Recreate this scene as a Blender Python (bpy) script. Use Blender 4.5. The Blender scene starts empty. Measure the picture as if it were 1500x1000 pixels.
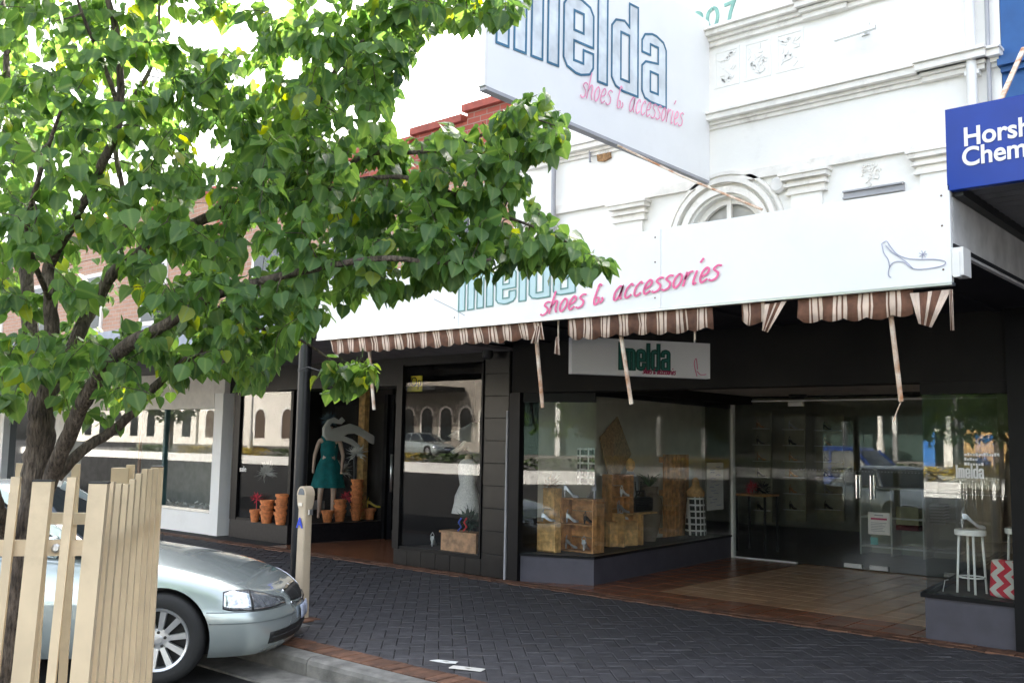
import bpy, bmesh, math, random
from mathutils import Vector, Matrix
from mathutils import noise as mnoise
random.seed(7)
C = bpy.context.scene
COL = C.collection
# ---------------------------------------------------------------- camera
F, CX, CY, H = 1425.0, 750.0, 500.0, 1.65
_l = Vector((-900 - CX, 619 - CY, F)); _r = Vector((2000 - CX, 672 - CY, F))
_X = -_l.normalized(); _Y = (_r - _X * _r.dot(_X)).normalized(); _Z = _X.cross(_Y)
CAM = Vector((0, 0, H))
def c2w(v): return Vector((_X.dot(v), _Y.dot(v), _Z.dot(v)))
def ray(u, v): return c2w(Vector((u - CX, v - CY, F)))
def aty(u, v, y): d = ray(u, v); return CAM + d * (y / d.y)
def atx(u, v, x): d = ray(u, v); return CAM + d * (x / d.x)
def atz(u, v, z=0): d = ray(u, v); return CAM + d * ((z - H) / d.z)
def atd(u, v, dep): return CAM + ray(u, v) * (dep / F)
right = c2w(Vector((1, 0, 0))); up = c2w(Vector((0, -1, 0))); back = c2w(Vector((0, 0, -1)))
cam = bpy.data.cameras.new('camera'); camo = bpy.data.objects.new('camera', cam); COL.objects.link(camo)
cam.sensor_width = 36; cam.lens = F / 1500 * 36; cam.clip_end = 800; cam.clip_start = .05
m = Matrix.Identity(4)
for i in range(3):
    m[i][0] = right[i]; m[i][1] = up[i]; m[i][2] = back[i]; m[i][3] = CAM[i]
camo.matrix_world = m
C.camera = camo
# ---------------------------------------------------------------- light
SUN_EL, SUN_AZ = math.radians(37), math.radians(-18)      # azimuth from +Y towards +X
w = bpy.data.worlds.new('World'); C.world = w; w.use_nodes = True
nt = w.node_tree
for n_ in list(nt.nodes): nt.nodes.remove(n_)
sky = nt.nodes.new('ShaderNodeTexSky'); sky.sky_type = 'NISHITA'; sky.sun_disc = False
sky.sun_elevation = SUN_EL; sky.sun_rotation = SUN_AZ; sky.dust_density = 5.0; sky.air_density = 1.0; sky.ozone_density = 0.4
bg = nt.nodes.new('ShaderNodeBackground'); bg.inputs[1].default_value = 0.15
wo = nt.nodes.new('ShaderNodeOutputWorld')
hsv = nt.nodes.new('ShaderNodeHueSaturation'); hsv.inputs['Saturation'].default_value = .45
nt.links.new(sky.outputs[0], hsv.inputs['Color']); nt.links.new(hsv.outputs[0], bg.inputs[0]); nt.links.new(bg.outputs[0], wo.inputs[0])
sl = bpy.data.lights.new('sun', 'SUN'); sl.energy = 4.2; sl.angle = math.radians(.5); sl.color = (1, .94, .84)
so = bpy.data.objects.new('sun', sl); COL.objects.link(so)
sd = Vector((math.sin(SUN_AZ) * math.cos(SUN_EL), math.cos(SUN_AZ) * math.cos(SUN_EL), math.sin(SUN_EL)))
so.rotation_euler = sd.to_track_quat('Z', 'Y').to_euler(); so.location = (0, 20, 30)
C.view_settings.view_transform = 'Standard'; C.view_settings.look = 'None'
C.view_settings.gamma = 1; C.view_settings.exposure = 2.78
C.render.film_transparent = False
# ---------------------------------------------------------------- materials
MATS = {}
def mat(name, col, rough=.6, metal=0, spec=.5, var=.12, scale=6, bump=0, bscale=40, col2=None, coat=0, stain=0, coords='pos'):
    if name in MATS: return MATS[name]
    m = bpy.data.materials.new(name); m.use_nodes = True; t = m.node_tree; L = t.links
    b = t.nodes['Principled BSDF']
    b.inputs['Roughness'].default_value = rough; b.inputs['Metallic'].default_value = metal
    b.inputs['Specular IOR Level'].default_value = spec; b.inputs['Coat Weight'].default_value = coat
    b.inputs['Coat Roughness'].default_value = .04
    if coords == 'pos':
        g = t.nodes.new('ShaderNodeNewGeometry'); src = g.outputs['Position']
    else:
        g = t.nodes.new('ShaderNodeTexCoord'); src = g.outputs['Object']
    n1 = t.nodes.new('ShaderNodeTexNoise'); n1.inputs['Scale'].default_value = scale; n1.inputs['Detail'].default_value = 6
    L.new(src, n1.inputs['Vector'])
    mx = t.nodes.new('ShaderNodeMix'); mx.data_type = 'RGBA'
    c = Vector(col[:3]); c2 = Vector(col2) if col2 else c * (1 - var * 2.2)
    mx.inputs[6].default_value = (*c2, 1); mx.inputs[7].default_value = (*(c * (1 + var * .5)), 1)
    mr = t.nodes.new('ShaderNodeMapRange'); mr.inputs[1].default_value = .3; mr.inputs[2].default_value = .65
    L.new(n1.outputs[0], mr.inputs[0]); L.new(mr.outputs[0], mx.inputs[0])
    out = mx.outputs[2]
    oi = t.nodes.new('ShaderNodeObjectInfo'); hs = t.nodes.new('ShaderNodeHueSaturation')
    m2 = t.nodes.new('ShaderNodeMapRange'); m2.inputs[3].default_value = 1 - var; m2.inputs[4].default_value = 1 + var
    L.new(oi.outputs['Random'], m2.inputs[0]); L.new(m2.outputs[0], hs.inputs['Value']); L.new(out, hs.inputs['Color'])
    out = hs.outputs[0]
    if stain:
        n3 = t.nodes.new('ShaderNodeTexNoise'); n3.inputs['Scale'].default_value = 3.1; n3.inputs['Detail'].default_value = 10; n3.inputs['Roughness'].default_value = .7
        L.new(src, n3.inputs['Vector'])
        r3 = t.nodes.new('ShaderNodeMapRange'); r3.inputs[1].default_value = .56; r3.inputs[2].default_value = .75; r3.inputs[4].default_value = stain
        L.new(n3.outputs[0], r3.inputs[0])
        m3 = t.nodes.new('ShaderNodeMix'); m3.data_type = 'RGBA'; m3.inputs[7].default_value = (.22, .16, .1, 1)
        L.new(out, m3.inputs[6]); L.new(r3.outputs[0], m3.inputs[0]); out = m3.outputs[2]
    L.new(out, b.inputs['Base Color'])
    if bump:
        n2 = t.nodes.new('ShaderNodeTexNoise'); n2.inputs['Scale'].default_value = bscale; n2.inputs['Detail'].default_value = 5
        L.new(src, n2.inputs['Vector'])
        bp = t.nodes.new('ShaderNodeBump'); bp.inputs['Strength'].default_value = bump; bp.inputs['Distance'].default_value = .01
        L.new(n2.outputs[0], bp.inputs['Height']); L.new(bp.outputs[0], b.inputs['Normal'])
    MATS[name] = m; return m
def barkmat():
    m = bpy.data.materials.new('tree_bark'); m.use_nodes = True; t = m.node_tree; L = t.links; b = t.nodes['Principled BSDF']
    g = t.nodes.new('ShaderNodeNewGeometry'); mp = t.nodes.new('ShaderNodeMapping'); mp.inputs['Scale'].default_value = (1, 1, .22); L.new(g.outputs['Position'], mp.inputs[0])
    n = t.nodes.new('ShaderNodeTexNoise'); n.inputs['Scale'].default_value = 85; n.inputs['Detail'].default_value = 8; n.inputs['Roughness'].default_value = .65; L.new(mp.outputs[0], n.inputs[0])
    v = t.nodes.new('ShaderNodeTexVoronoi'); v.feature = 'DISTANCE_TO_EDGE'; v.inputs['Scale'].default_value = 70; L.new(mp.outputs[0], v.inputs[0])
    n2 = t.nodes.new('ShaderNodeTexNoise'); n2.inputs['Scale'].default_value = 9; n2.inputs['Detail'].default_value = 5; L.new(g.outputs['Position'], n2.inputs[0])
    r = t.nodes.new('ShaderNodeValToRGB'); e = r.color_ramp.elements; e[0].position = .35; e[0].color = (.035, .026, .020, 1); e[1].position = .68; e[1].color = (.23, .185, .145, 1)
    L.new(n.outputs[0], r.inputs[0]); mx = t.nodes.new('ShaderNodeMix'); mx.data_type = 'RGBA'; mx.blend_type = 'MULTIPLY'; mx.inputs[0].default_value = .7
    r2 = t.nodes.new('ShaderNodeValToRGB'); e = r2.color_ramp.elements; e[0].position = .35; e[0].color = (.42, .38, .34, 1); e[1].position = .65; e[1].color = (1, 1, 1, 1)
    L.new(n2.outputs[0], r2.inputs[0]); L.new(r.outputs[0], mx.inputs[6]); L.new(r2.outputs[0], mx.inputs[7]); L.new(mx.outputs[2], b.inputs['Base Color']); b.inputs['Roughness'].default_value = .9
    ad = t.nodes.new('ShaderNodeMath'); ad.operation = 'ADD'; L.new(n.outputs[0], ad.inputs[0]); L.new(v.outputs[0], ad.inputs[1])
    bp = t.nodes.new('ShaderNodeBump'); bp.inputs['Distance'].default_value = .012; L.new(ad.outputs[0], bp.inputs['Height']); L.new(bp.outputs[0], b.inputs['Normal'])
    MATS['tree_bark'] = m; return m
def glassmat(name, tint=(.975, .985, .98), f0=.034):
    m = bpy.data.materials.new(name); m.use_nodes = True; t = m.node_tree; L = t.links
    for n_ in list(t.nodes): t.nodes.remove(n_)
    o = t.nodes.new('ShaderNodeOutputMaterial'); mx = t.nodes.new('ShaderNodeMixShader')
    tr = t.nodes.new('ShaderNodeBsdfTransparent'); tr.inputs[0].default_value = (*tint, 1)
    gl = t.nodes.new('ShaderNodeBsdfGlossy'); gl.inputs['Roughness'].default_value = 0.0
    g = t.nodes.new('ShaderNodeNewGeometry'); d = t.nodes.new('ShaderNodeVectorMath'); d.operation = 'DOT_PRODUCT'
    L.new(g.outputs['Normal'], d.inputs[0]); L.new(g.outputs['Incoming'], d.inputs[1])
    def mth(op, a, b_=None):
        q = t.nodes.new('ShaderNodeMath'); q.operation = op
        for k, x in enumerate((a, b_)):
            if x is None: continue
            if isinstance(x, (int, float)): q.inputs[k].default_value = x
            else: L.new(x, q.inputs[k])
        return q.outputs[0]
    c = mth('ABSOLUTE', d.outputs['Value']); p = mth('POWER', mth('SUBTRACT', 1.0, c), 5.0)
    f = mth('ADD', mth('MULTIPLY', p, 1 - f0), f0)
    L.new(f, mx.inputs[0]); L.new(tr.outputs[0], mx.inputs[1]); L.new(gl.outputs[0], mx.inputs[2]); L.new(mx.outputs[0], o.inputs[0])
    MATS[name] = m; return m
def brickmat(name, c1, c2, mortar, sx=.23, sz=.076):
    m = bpy.data.materials.new(name); m.use_nodes = True; t = m.node_tree; L = t.links; b = t.nodes['Principled BSDF']
    g = t.nodes.new('ShaderNodeNewGeometry'); sp = t.nodes.new('ShaderNodeSeparateXYZ'); cb = t.nodes.new('ShaderNodeCombineXYZ')
    L.new(g.outputs['Position'], sp.inputs[0]); L.new(sp.outputs[0], cb.inputs[0]); L.new(sp.outputs[2], cb.inputs[1])
    br = t.nodes.new('ShaderNodeTexBrick'); br.inputs['Scale'].default_value = 1; br.inputs['Brick Width'].default_value = sx
    br.inputs['Row Height'].default_value = sz; br.inputs['Mortar Size'].default_value = .006
    br.inputs['Color1'].default_value = (*c1, 1); br.inputs['Color2'].default_value = (*c2, 1); br.inputs['Mortar'].default_value = (*mortar, 1)
    L.new(cb.outputs[0], br.inputs['Vector']); L.new(br.outputs[0], b.inputs['Base Color']); b.inputs['Roughness'].default_value = .85
    bp = t.nodes.new('ShaderNodeBump'); bp.inputs['Distance'].default_value = .006; bp.invert = True
    L.new(br.outputs[1], bp.inputs['Height']); L.new(bp.outputs[0], b.inputs['Normal'])
    MATS[name] = m; return m
white = mat('white_render', (.86, .845, .80), .75, var=.02, scale=2, bump=.2, bscale=25, stain=.10)
trimw = mat('weathered_trim', (.84, .81, .75), .8, var=.05, scale=9, bump=.3, bscale=30, stain=.5)
signw = mat('white_sign_paint', (.82, .82, .81), .42, var=.02, scale=1.5, stain=.05)
greyp = mat('grey_paint', (.36, .36, .38), .5, var=.06, scale=4)
slate = mat('slate_painted_render', (.064, .061, .078), .55, var=.10, scale=5, bump=.15, bscale=60, stain=.05)
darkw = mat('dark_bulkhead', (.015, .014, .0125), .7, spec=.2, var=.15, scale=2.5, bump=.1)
soffm = mat('dark_soffit', (.026, .026, .031), .7, spec=.2, var=.15, scale=2)
black = mat('black_frame', (.005, .005, .006), .4, spec=.2, var=.1)
blackt = mat('black_glazed_tile', (.010, .0095, .0095), .28, spec=.35, var=.25, scale=8)
alu = mat('aluminium', (.62, .62, .60), .35, metal=.9, var=.05)
chrome = mat('chrome', (.75, .75, .76), .12, metal=1, var=.02)
whitep = mat('white_paint', (.78, .77, .74), .4, var=.03)
cream = mat('cream_wall', (.76, .72, .65), .7, var=.06, stain=.15)
paverm = mat('charcoal_paver', (.074, .070, .074), .6, var=.16, scale=11, bump=.5, bscale=120, stain=.16)
joint = mat('joint_sand', (.034, .031, .030), .95, var=.3, scale=30)
brickp = mat('brown_brick_paver', (.17, .080, .045), .7, var=.25, scale=9, bump=.4, bscale=90)
redt = mat('red_floor_tile', (.25, .10, .052), .25, var=.12, scale=5, bump=.15, bscale=50)
tant = mat('tan_floor_tile', (.46, .265, .14), .24, var=.09, scale=6, bump=.12, bscale=50)
conc = mat('kerb_concrete', (.21, .20, .18), .85, var=.22, scale=7, bump=.5, bscale=70, stain=.3)
asph = mat('asphalt', (.036, .035, .034), .9, spec=.25, var=.22, scale=3, bump=.6, bscale=160)
beige = mat('cream_fence_paint', (.64, .505, .325), .5, var=.06, scale=7, stain=.3)
beigem = mat('meter_paint', (.56, .45, .32), .45, var=.06, stain=.15)
bark = barkmat()
stripb = mat('brown_stripe_canvas', (.15, .068, .040), .85, var=.2, scale=14, bump=.3)
stripw = mat('cream_stripe_canvas', (.66, .52, .42), .85, var=.10, scale=14, bump=.3)
rust = mat('rusty_white_paint', (.66, .58, .47), .7, var=.05, scale=11, col2=(.33, .12, .03), bump=.4, bscale=80)
rust.node_tree.nodes  # flaking paint over rust
teal = mat('teal_lettering', (.035, .17, .25), .5, var=.05)
tealn = mat('green_lettering', (.01, .16, .12), .5, var=.05)
palea = mat('pale_aqua_lettering', (.50, .66, .68), .5, var=.04)
pink = mat('pink_lettering', (.78, .13, .30), .5, var=.05)
crims = mat('crimson_lettering', (.42, .02, .10), .5, var=.05)
verd = mat('faded_green_paint', (.22, .42, .36), .8, var=.12, scale=20)
orange = mat('orange_lettering', (.55, .16, .02), .5)
lilac = mat('lilac_line', (.45, .46, .58), .6)
blued = mat('blue_render', (.018, .10, .30), .6, var=.08)
blues = mat('blue_sign_paint', (.001, .032, .27), .25, spec=.35, var=.05)
brickw = brickmat('orange_brick', (.44, .25, .17), (.37, .20, .13), (.42, .37, .31))
redbr = brickmat('red_parapet_brick', (.36, .08, .05), (.28, .06, .04), (.3, .22, .18))
stonem = brickmat('rough_stone', (.34, .30, .25), (.26, .23, .20), (.20, .18, .15), .45, .22)
wood = mat('crate_wood', (.78, .47, .18), .6, var=.22, scale=14, bump=.3, bscale=50, coords='obj')
wood2 = mat('old_wood', (.60, .30, .11), .6, var=.25, scale=14, bump=.3, coords='obj')
terra = mat('terracotta', (.66, .22, .07), .75, var=.2, scale=22)
skin = mat('mannequin_skin', (.60, .42, .32), .45, var=.03)
tealc = mat('teal_cloth', (.0, .16, .16), .8, var=.15, scale=12, bump=.3)
lace = mat('white_lace', (.72, .70, .66), .85, var=.15, scale=60, bump=.8, bscale=90)
paperw = mat('white_paper', (.86, .85, .80), .8, var=.04)
greyc = mat('grey_cloth', (.32, .33, .33), .85, var=.15)
blackl = mat('black_leather', (.012, .012, .013), .4, var=.2)
silver = mat('silver_leather', (.55, .56, .58), .3, metal=.5, var=.15)
leafd = mat('house_plant_green', (.05, .13, .04), .5, var=.3)
redf = mat('red_flower', (.65, .03, .06), .6)
yellf = mat('yellow_shoe_leather', (.75, .55, .03), .4)
goldf = mat('yellow_blossom', (.55, .36, .03), .8, var=.3, scale=12, col2=(.12, .16, .03))
hedge = mat('hedge_leaf', (.07, .12, .03), .8, var=.35, scale=3)
interw = mat('shop_wall', (.42, .42, .34), .8, var=.05)
interf = mat('shop_floor', (.14, .13, .125), .4, var=.1)
jute = mat('brown_hessian', (.46, .29, .14), .9, var=.25, scale=30, bump=.5)
tanfen = mat('tan_fence', (.62, .38, .14), .7, var=.12)
bluebin = mat('blue_board', (.03, .20, .62), .5)
yellsign = mat('yellow_sign_paint', (.75, .60, .05), .5)
inkb = mat('black_ink', (.015, .015, .02), .5)
rubber = mat('tyre_rubber', (.018, .018, .018), .75, var=.1, bump=.2)
darkpl = mat('dark_plastic', (.02, .02, .02), .5)
GL = glassmat('window_glass')
GLS = glassmat('frameless_glass', (.965, .985, .975), .044)
carglass = mat('tinted_car_glass', (.015, .02, .022), .03, spec=.8, var=0)
lampg = mat('headlamp_glass', (.62, .66, .72), .08, metal=.75, var=.25, scale=35, coat=1, coords='obj')
carpaint = mat('silver_green_car_paint', (.47, .53, .52), .26, metal=.55, var=.01, coat=1, coords='obj')
bluecar = mat('blue_car_paint', (.006, .03, .16), .3, metal=.0, var=.01, coat=.2)
wheelm = mat('alloy_silver', (.62, .63, .64), .3, metal=.7, var=.03)
# chevron cloth
def lattmat(name):
    m = bpy.data.materials.new(name); m.use_nodes = True; t = m.node_tree; L = t.links; b = t.nodes['Principled BSDF']
    tc = t.nodes.new('ShaderNodeTexCoord'); sp = t.nodes.new('ShaderNodeSeparateXYZ'); L.new(tc.outputs['Object'], sp.inputs[0])
    def mth(op, a, b_=0.0):
        q = t.nodes.new('ShaderNodeMath'); q.operation = op
        for k, x in enumerate((a, b_)):
            if isinstance(x, (int, float)): q.inputs[k].default_value = x
            else: L.new(x, q.inputs[k])
        return q.outputs[0]
    h = mth('ADD', mth('MULTIPLY', sp.outputs[0], .6), sp.outputs[1])
    a = mth('ABSOLUTE', mth('SINE', mth('MULTIPLY', h, 40.0))); c_ = mth('ABSOLUTE', mth('SINE', mth('MULTIPLY', sp.outputs[2], 34.0)))
    st = mth('LESS_THAN', mth('MINIMUM', a, c_), .42)
    mx = t.nodes.new('ShaderNodeMix'); mx.data_type = 'RGBA'; mx.inputs[6].default_value = (.02, .02, .02, 1); mx.inputs[7].default_value = (.75, .75, .72, 1)
    L.new(st, mx.inputs[0]); L.new(mx.outputs[2], b.inputs['Base Color']); b.inputs['Roughness'].default_value = .9
    MATS[name] = m; return m
def chevmat(name, ca, cb_, sc=9, amp=.5, swap=False):
    m = bpy.data.materials.new(name); m.use_nodes = True; t = m.node_tree; L = t.links; b = t.nodes['Principled BSDF']
    tc = t.nodes.new('ShaderNodeTexCoord'); sp = t.nodes.new('ShaderNodeSeparateXYZ'); L.new(tc.outputs['Object'], sp.inputs[0])
    def mth(op, a, b_=0.0, c_=None):
        q = t.nodes.new('ShaderNodeMath'); q.operation = op
        for k, x in enumerate((a, b_)):
            if isinstance(x, (int, float)): q.inputs[k].default_value = x
            else: L.new(x, q.inputs[k])
        return q.outputs[0]
    pp = mth('PINGPONG', mth('MULTIPLY', sp.outputs[2 if swap else 0], sc), .5)
    zz = mth('ADD', mth('MULTIPLY', sp.outputs[0 if swap else 2], sc), mth('MULTIPLY', pp, amp * 2))
    fr = mth('FRACT', zz); st = mth('GREATER_THAN', fr, .5)
    mx = t.nodes.new('ShaderNodeMix'); mx.data_type = 'RGBA'; mx.inputs[6].default_value = (*ca, 1); mx.inputs[7].default_value = (*cb_, 1)
    L.new(st, mx.inputs[0]); L.new(mx.outputs[2], b.inputs['Base Color']); b.inputs['Roughness'].default_value = .9
    MATS[name] = m; return m
chevr = chevmat('red_chevron_cloth', (.50, .48, .44), (.48, .02, .04), 8, .55, True)
chevb = chevmat('black_zigzag_cloth', (.62, .62, .62), (.02, .02, .02), 22)
lattice = lattmat('black_lattice_cloth')
# foliage
def leafmat():
    m = bpy.data.materials.new('leaf_green'); m.use_nodes = True; t = m.node_tree; L = t.links; b = t.nodes['Principled BSDF']
    at = t.nodes.new('ShaderNodeAttribute'); at.attribute_name = 'tone'
    ramp = t.nodes.new('ShaderNodeValToRGB'); e = ramp.color_ramp.elements
    e[0].color = (.032, .084, .028, 1); e[1].color = (.20, .25, .03, 1); e[1].position = 1
    a = e.new(.5); a.color = (.068, .145, .038, 1); a = e.new(.88); a.color = (.10, .19, .040, 1)
    sp = t.nodes.new('ShaderNodeSeparateColor'); L.new(at.outputs['Color'], sp.inputs[0]); L.new(sp.outputs[0], ramp.inputs[0])
    # midrib and side veins from leaf coordinates kept in the attribute
    mr = t.nodes.new('ShaderNodeMapRange'); mr.inputs[1].default_value = .0; mr.inputs[2].default_value = .10; mr.inputs[3].default_value = 1; mr.inputs[4].default_value = 0
    L.new(sp.outputs[1], mr.inputs[0])
    mx = t.nodes.new('ShaderNodeMix'); mx.data_type = 'RGBA'; mx.inputs[7].default_value = (.16, .24, .07, 1)
    ml = t.nodes.new('ShaderNodeMath'); ml.operation = 'MULTIPLY'; ml.inputs[1].default_value = .6; L.new(mr.outputs[0], ml.inputs[0])
    L.new(ml.outputs[0], mx.inputs[0]); L.new(ramp.outputs[0], mx.inputs[6]); L.new(mx.outputs[2], b.inputs['Base Color'])
    wv = t.nodes.new('ShaderNodeTexWave'); wv.inputs['Scale'].default_value = 3.2; wv.inputs['Distortion'].default_value = .6
    cb = t.nodes.new('ShaderNodeCombineXYZ'); L.new(sp.outputs[2], cb.inputs[0]); L.new(sp.outputs[1], cb.inputs[1])
    L.new(cb.outputs[0], wv.inputs['Vector']); bp = t.nodes.new('ShaderNodeBump'); bp.inputs['Strength'].default_value = .25; bp.inputs['Distance'].default_value = .004
    L.new(wv.outputs[1], bp.inputs['Height']); L.new(bp.outputs[0], b.inputs['Normal'])
    b.inputs['Roughness'].default_value = .38; b.inputs['Specular IOR Level'].default_value = .5
    tl = t.nodes.new('ShaderNodeBsdfTranslucent'); hs = t.nodes.new('ShaderNodeHueSaturation'); hs.inputs['Hue'].default_value = .47; hs.inputs['Saturation'].default_value = 1.15; hs.inputs['Value'].default_value = 2.9
    L.new(mx.outputs[2], hs.inputs['Color']); L.new(hs.outputs[0], tl.inputs[0])
    ms = t.nodes.new('ShaderNodeMixShader'); ms.inputs[0].default_value = .44
    L.new(b.outputs[0], ms.inputs[1]); L.new(tl.outputs[0], ms.inputs[2]); L.new(ms.outputs[0], t.nodes['Material Output'].inputs[0])
    return m
leafm = leafmat()
# ---------------------------------------------------------------- builders
ORG = {}
def thing(name, label, cat, loc=(0, 0, 0), group=None, kind=None):
    o = bpy.data.objects.new(name, None); COL.objects.link(o); o.location = loc; o.empty_display_size = .1
    tag(o, label, cat, group, kind); ORG[o] = Vector(loc); return o
def tag(o, label=None, cat=None, group=None, kind=None):
    if label: o['label'] = label
    if cat: o['category'] = cat
    if group: o['group'] = group
    if kind: o['kind'] = kind
    return o
class MB:
    def __init__(s): s.v = []; s.f = []; s.mi = []; s.m = 0
    def add(s, vs, fs):
        k = len(s.v); s.v += [Vector(x) for x in vs]; s.f += [tuple(k + i for i in f) for f in fs]; s.mi += [s.m] * len(fs); return s
    def box(s, a, b):
        (x0, y0, z0), (x1, y1, z1) = [(min(p), max(p)) and p for p in (a, b)]
        x0, x1 = sorted((x0, x1)); y0, y1 = sorted((y0, y1)); z0, z1 = sorted((z0, z1))
        return s.add([(x0, y0, z0), (x1, y0, z0), (x1, y1, z0), (x0, y1, z0), (x0, y0, z1), (x1, y0, z1), (x1, y1, z1), (x0, y1, z1)],
                     [(0, 3, 2, 1), (4, 5, 6, 7), (0, 1, 5, 4), (1, 2, 6, 5), (2, 3, 7, 6), (3, 0, 4, 7)])
    def bar(s, p, q, wd, th, upv=(0, 0, 1)):          # rectangular bar between two points
        p = Vector(p); q = Vector(q); d = (q - p).normalized(); u = Vector(upv)
        if abs(d.dot(u)) > .95: u = Vector((0, 1, 0))
        sx = d.cross(u).normalized() * wd / 2; sy = sx.cross(d).normalized() * th / 2
        vs = [p - sx - sy, p + sx - sy, p + sx + sy, p - sx + sy, q - sx - sy, q + sx - sy, q + sx + sy, q - sx + sy]
        return s.add(vs, [(0, 1, 2, 3), (7, 6, 5, 4), (0, 4, 5, 1), (1, 5, 6, 2), (2, 6, 7, 3), (3, 7, 4, 0)])
    def tube(s, pts, rs, n=8, cap=True):
        pts = [Vector(p) for p in pts]; k0 = len(s.v)
        if not hasattr(rs, '__len__'): rs = [rs] * len(pts)
        vs = []; u = None
        for i, p in enumerate(pts):
            d = (pts[min(i + 1, len(pts) - 1)] - pts[max(i - 1, 0)]).normalized()
            if u is None: u = d.orthogonal().normalized()
            else:
                u = (u - d * u.dot(d)); u = u.normalized() if u.length > 1e-6 else d.orthogonal().normalized()
            v_ = d.cross(u)
            for j in range(n):
                a = 2 * math.pi * j / n; vs.append(p + (u * math.cos(a) + v_ * math.sin(a)) * rs[i])
        fs = [(i * n + j, i * n + (j + 1) % n, (i + 1) * n + (j + 1) % n, (i + 1) * n + j) for i in range(len(pts) - 1) for j in range(n)]
        if cap: fs += [tuple(reversed(range(n))), tuple((len(pts) - 1) * n + j for j in range(n))]
        return s.add(vs, fs)
    def lathe(s, c, prof, n=20, axis=(0, 0, 1)):
        a = Vector(axis).normalized(); u = a.orthogonal().normalized(); v_ = a.cross(u); c = Vector(c); vs = []
        for r, h in prof:
            for j in range(n):
                t = 2 * math.pi * j / n; vs.append(c + a * h + (u * math.cos(t) + v_ * math.sin(t)) * r)
        fs = [(i * n + j, i * n + (j + 1) % n, (i + 1) * n + (j + 1) % n, (i + 1) * n + j) for i in range(len(prof) - 1) for j in range(n)]
        fs += [tuple(reversed(range(n))), tuple((len(prof) - 1) * n + j for j in range(n))]
        return s.add(vs, fs)
    def prism(s, poly, o, ex, ey, depth):              # planar polygon in frame (o, ex, ey), extruded by vector depth
        o = Vector(o); ex = Vector(ex); ey = Vector(ey); dp = Vector(depth); n = len(poly)
        a = [o + ex * x + ey * y for x, y in poly]
        fs = [tuple(range(n)), tuple(reversed(range(n, 2 * n)))] + [((i + 1) % n, i, n + i, n + (i + 1) % n) for i in range(n)]
        return s.add(a + [p + dp for p in a], fs)
    def ribbon(s, pts, wd, o, ex, ey, depth, closed=False):   # stroke of width wd in a plane
        P = [Vector((x, y)) for x, y in pts]; n = len(P); Lp = []; Rp = []
        for i in range(n):
            a = P[(i - 1) % n] if (closed or i) else P[i]; b = P[(i + 1) % n] if (closed or i < n - 1) else P[i]
            d1 = (P[i] - a); d2 = (b - P[i])
            if d1.length < 1e-9: d1 = d2
            if d2.length < 1e-9: d2 = d1
            d1.normalize(); d2.normalize(); n1 = Vector((-d1.y, d1.x)); n2 = Vector((-d2.y, d2.x)); nn = (n1 + n2)
            nn = nn.normalized() if nn.length > 1e-6 else n1
            k = min(1 / max(nn.dot(n1), .35), 2.2) * wd / 2
            Lp.append(P[i] + nn * k); Rp.append(P[i] - nn * k)
        o = Vector(o); ex = Vector(ex); ey = Vector(ey); dp = Vector(depth)
        w3 = lambda q: o + ex * q.x + ey * q.y
        vs = [w3(q) for q in Lp] + [w3(q) for q in Rp]; vs += [q + dp for q in vs]
        fs = []
        for i in range(n if closed else n - 1):
            j = (i + 1) % n
            fs += [(2 * n + i, 2 * n + j, 3 * n + j, 3 * n + i), (i, n + i, n + j, j), (i, j, 2 * n + j, 2 * n + i), (n + i, 3 * n + i, 3 * n + j, n + j)]
        return s.add(vs, fs)
    def build(s, name, mats, parent=None, smooth=False, local=False, base=None, auto=None):
        o0 = Vector((0, 0, 0))
        if parent is not None and not local: o0 = ORG.get(parent, o0)
        if base is not None: o0 = Vector(base)
        me = bpy.data.meshes.new(name); me.from_pydata([tuple(p - o0) for p in s.v], [], s.f)
        if not isinstance(mats, (list, tuple)): mats = [mats]
        for x in mats: me.materials.append(x)
        for p, i in zip(me.polygons, s.mi): p.material_index = i; p.use_smooth = smooth
        me.validate(); me.update()
        if smooth and auto: me.set_sharp_from_angle(angle=math.radians(auto))
        o = bpy.data.objects.new(name, me); COL.objects.link(o)
        if parent is not None: o.parent = parent; ORG[o] = ORG.get(parent, Vector((0, 0, 0)))
        elif base is not None: o.location = base; ORG[o] = Vector(base)
        else: ORG[o] = Vector((0, 0, 0))
        return o
def copy_tree(o, parent=None):
    c = o.copy(); COL.objects.link(c); c.parent = parent
    for ch in list(o.children): copy_tree(ch, c)
    return c
def box(name, a, b, mt, parent=None, **k): return MB().box(a, b).build(name, mt, parent, **k)
def bevel_box(a, b, r=.01):
    mb = MB(); bm = bmesh.new(); mb0 = MB().box(a, b)
    vs = [bm.verts.new(v) for v in mb0.v]; [bm.faces.new([vs[i] for i in f]) for f in mb0.f]
    bmesh.ops.bevel(bm, geom=bm.edges[:], offset=r, segments=2, affect='EDGES', profile=.6)
    bm.verts.index_update(); mb.add([v.co.copy() for v in bm.verts], [tuple(v.index for v in f.verts) for f in bm.faces]); bm.free(); return mb
def catmull(pts, n=6, closed=False):
    out = []; N = len(pts)
    rng = range(N) if closed else range(N - 1)
    for i in rng:
        p0 = pts[(i - 1) % N] if (closed or i) else pts[0]; p1 = pts[i]; p2 = pts[(i + 1) % N]; p3 = pts[(i + 2) % N] if (closed or i < N - 2) else pts[-1]
        for k in range(n):
            t = k / n
            out.append(tuple(.5 * ((2 * b) + (-a + c) * t + (2 * a - 5 * b + 4 * c - d) * t * t + (-a + 3 * b - 3 * c + d) * t ** 3) for a, b, c, d in zip(p0, p1, p2, p3)))
    if not closed: out.append(tuple(pts[-1]))
    return out
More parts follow.
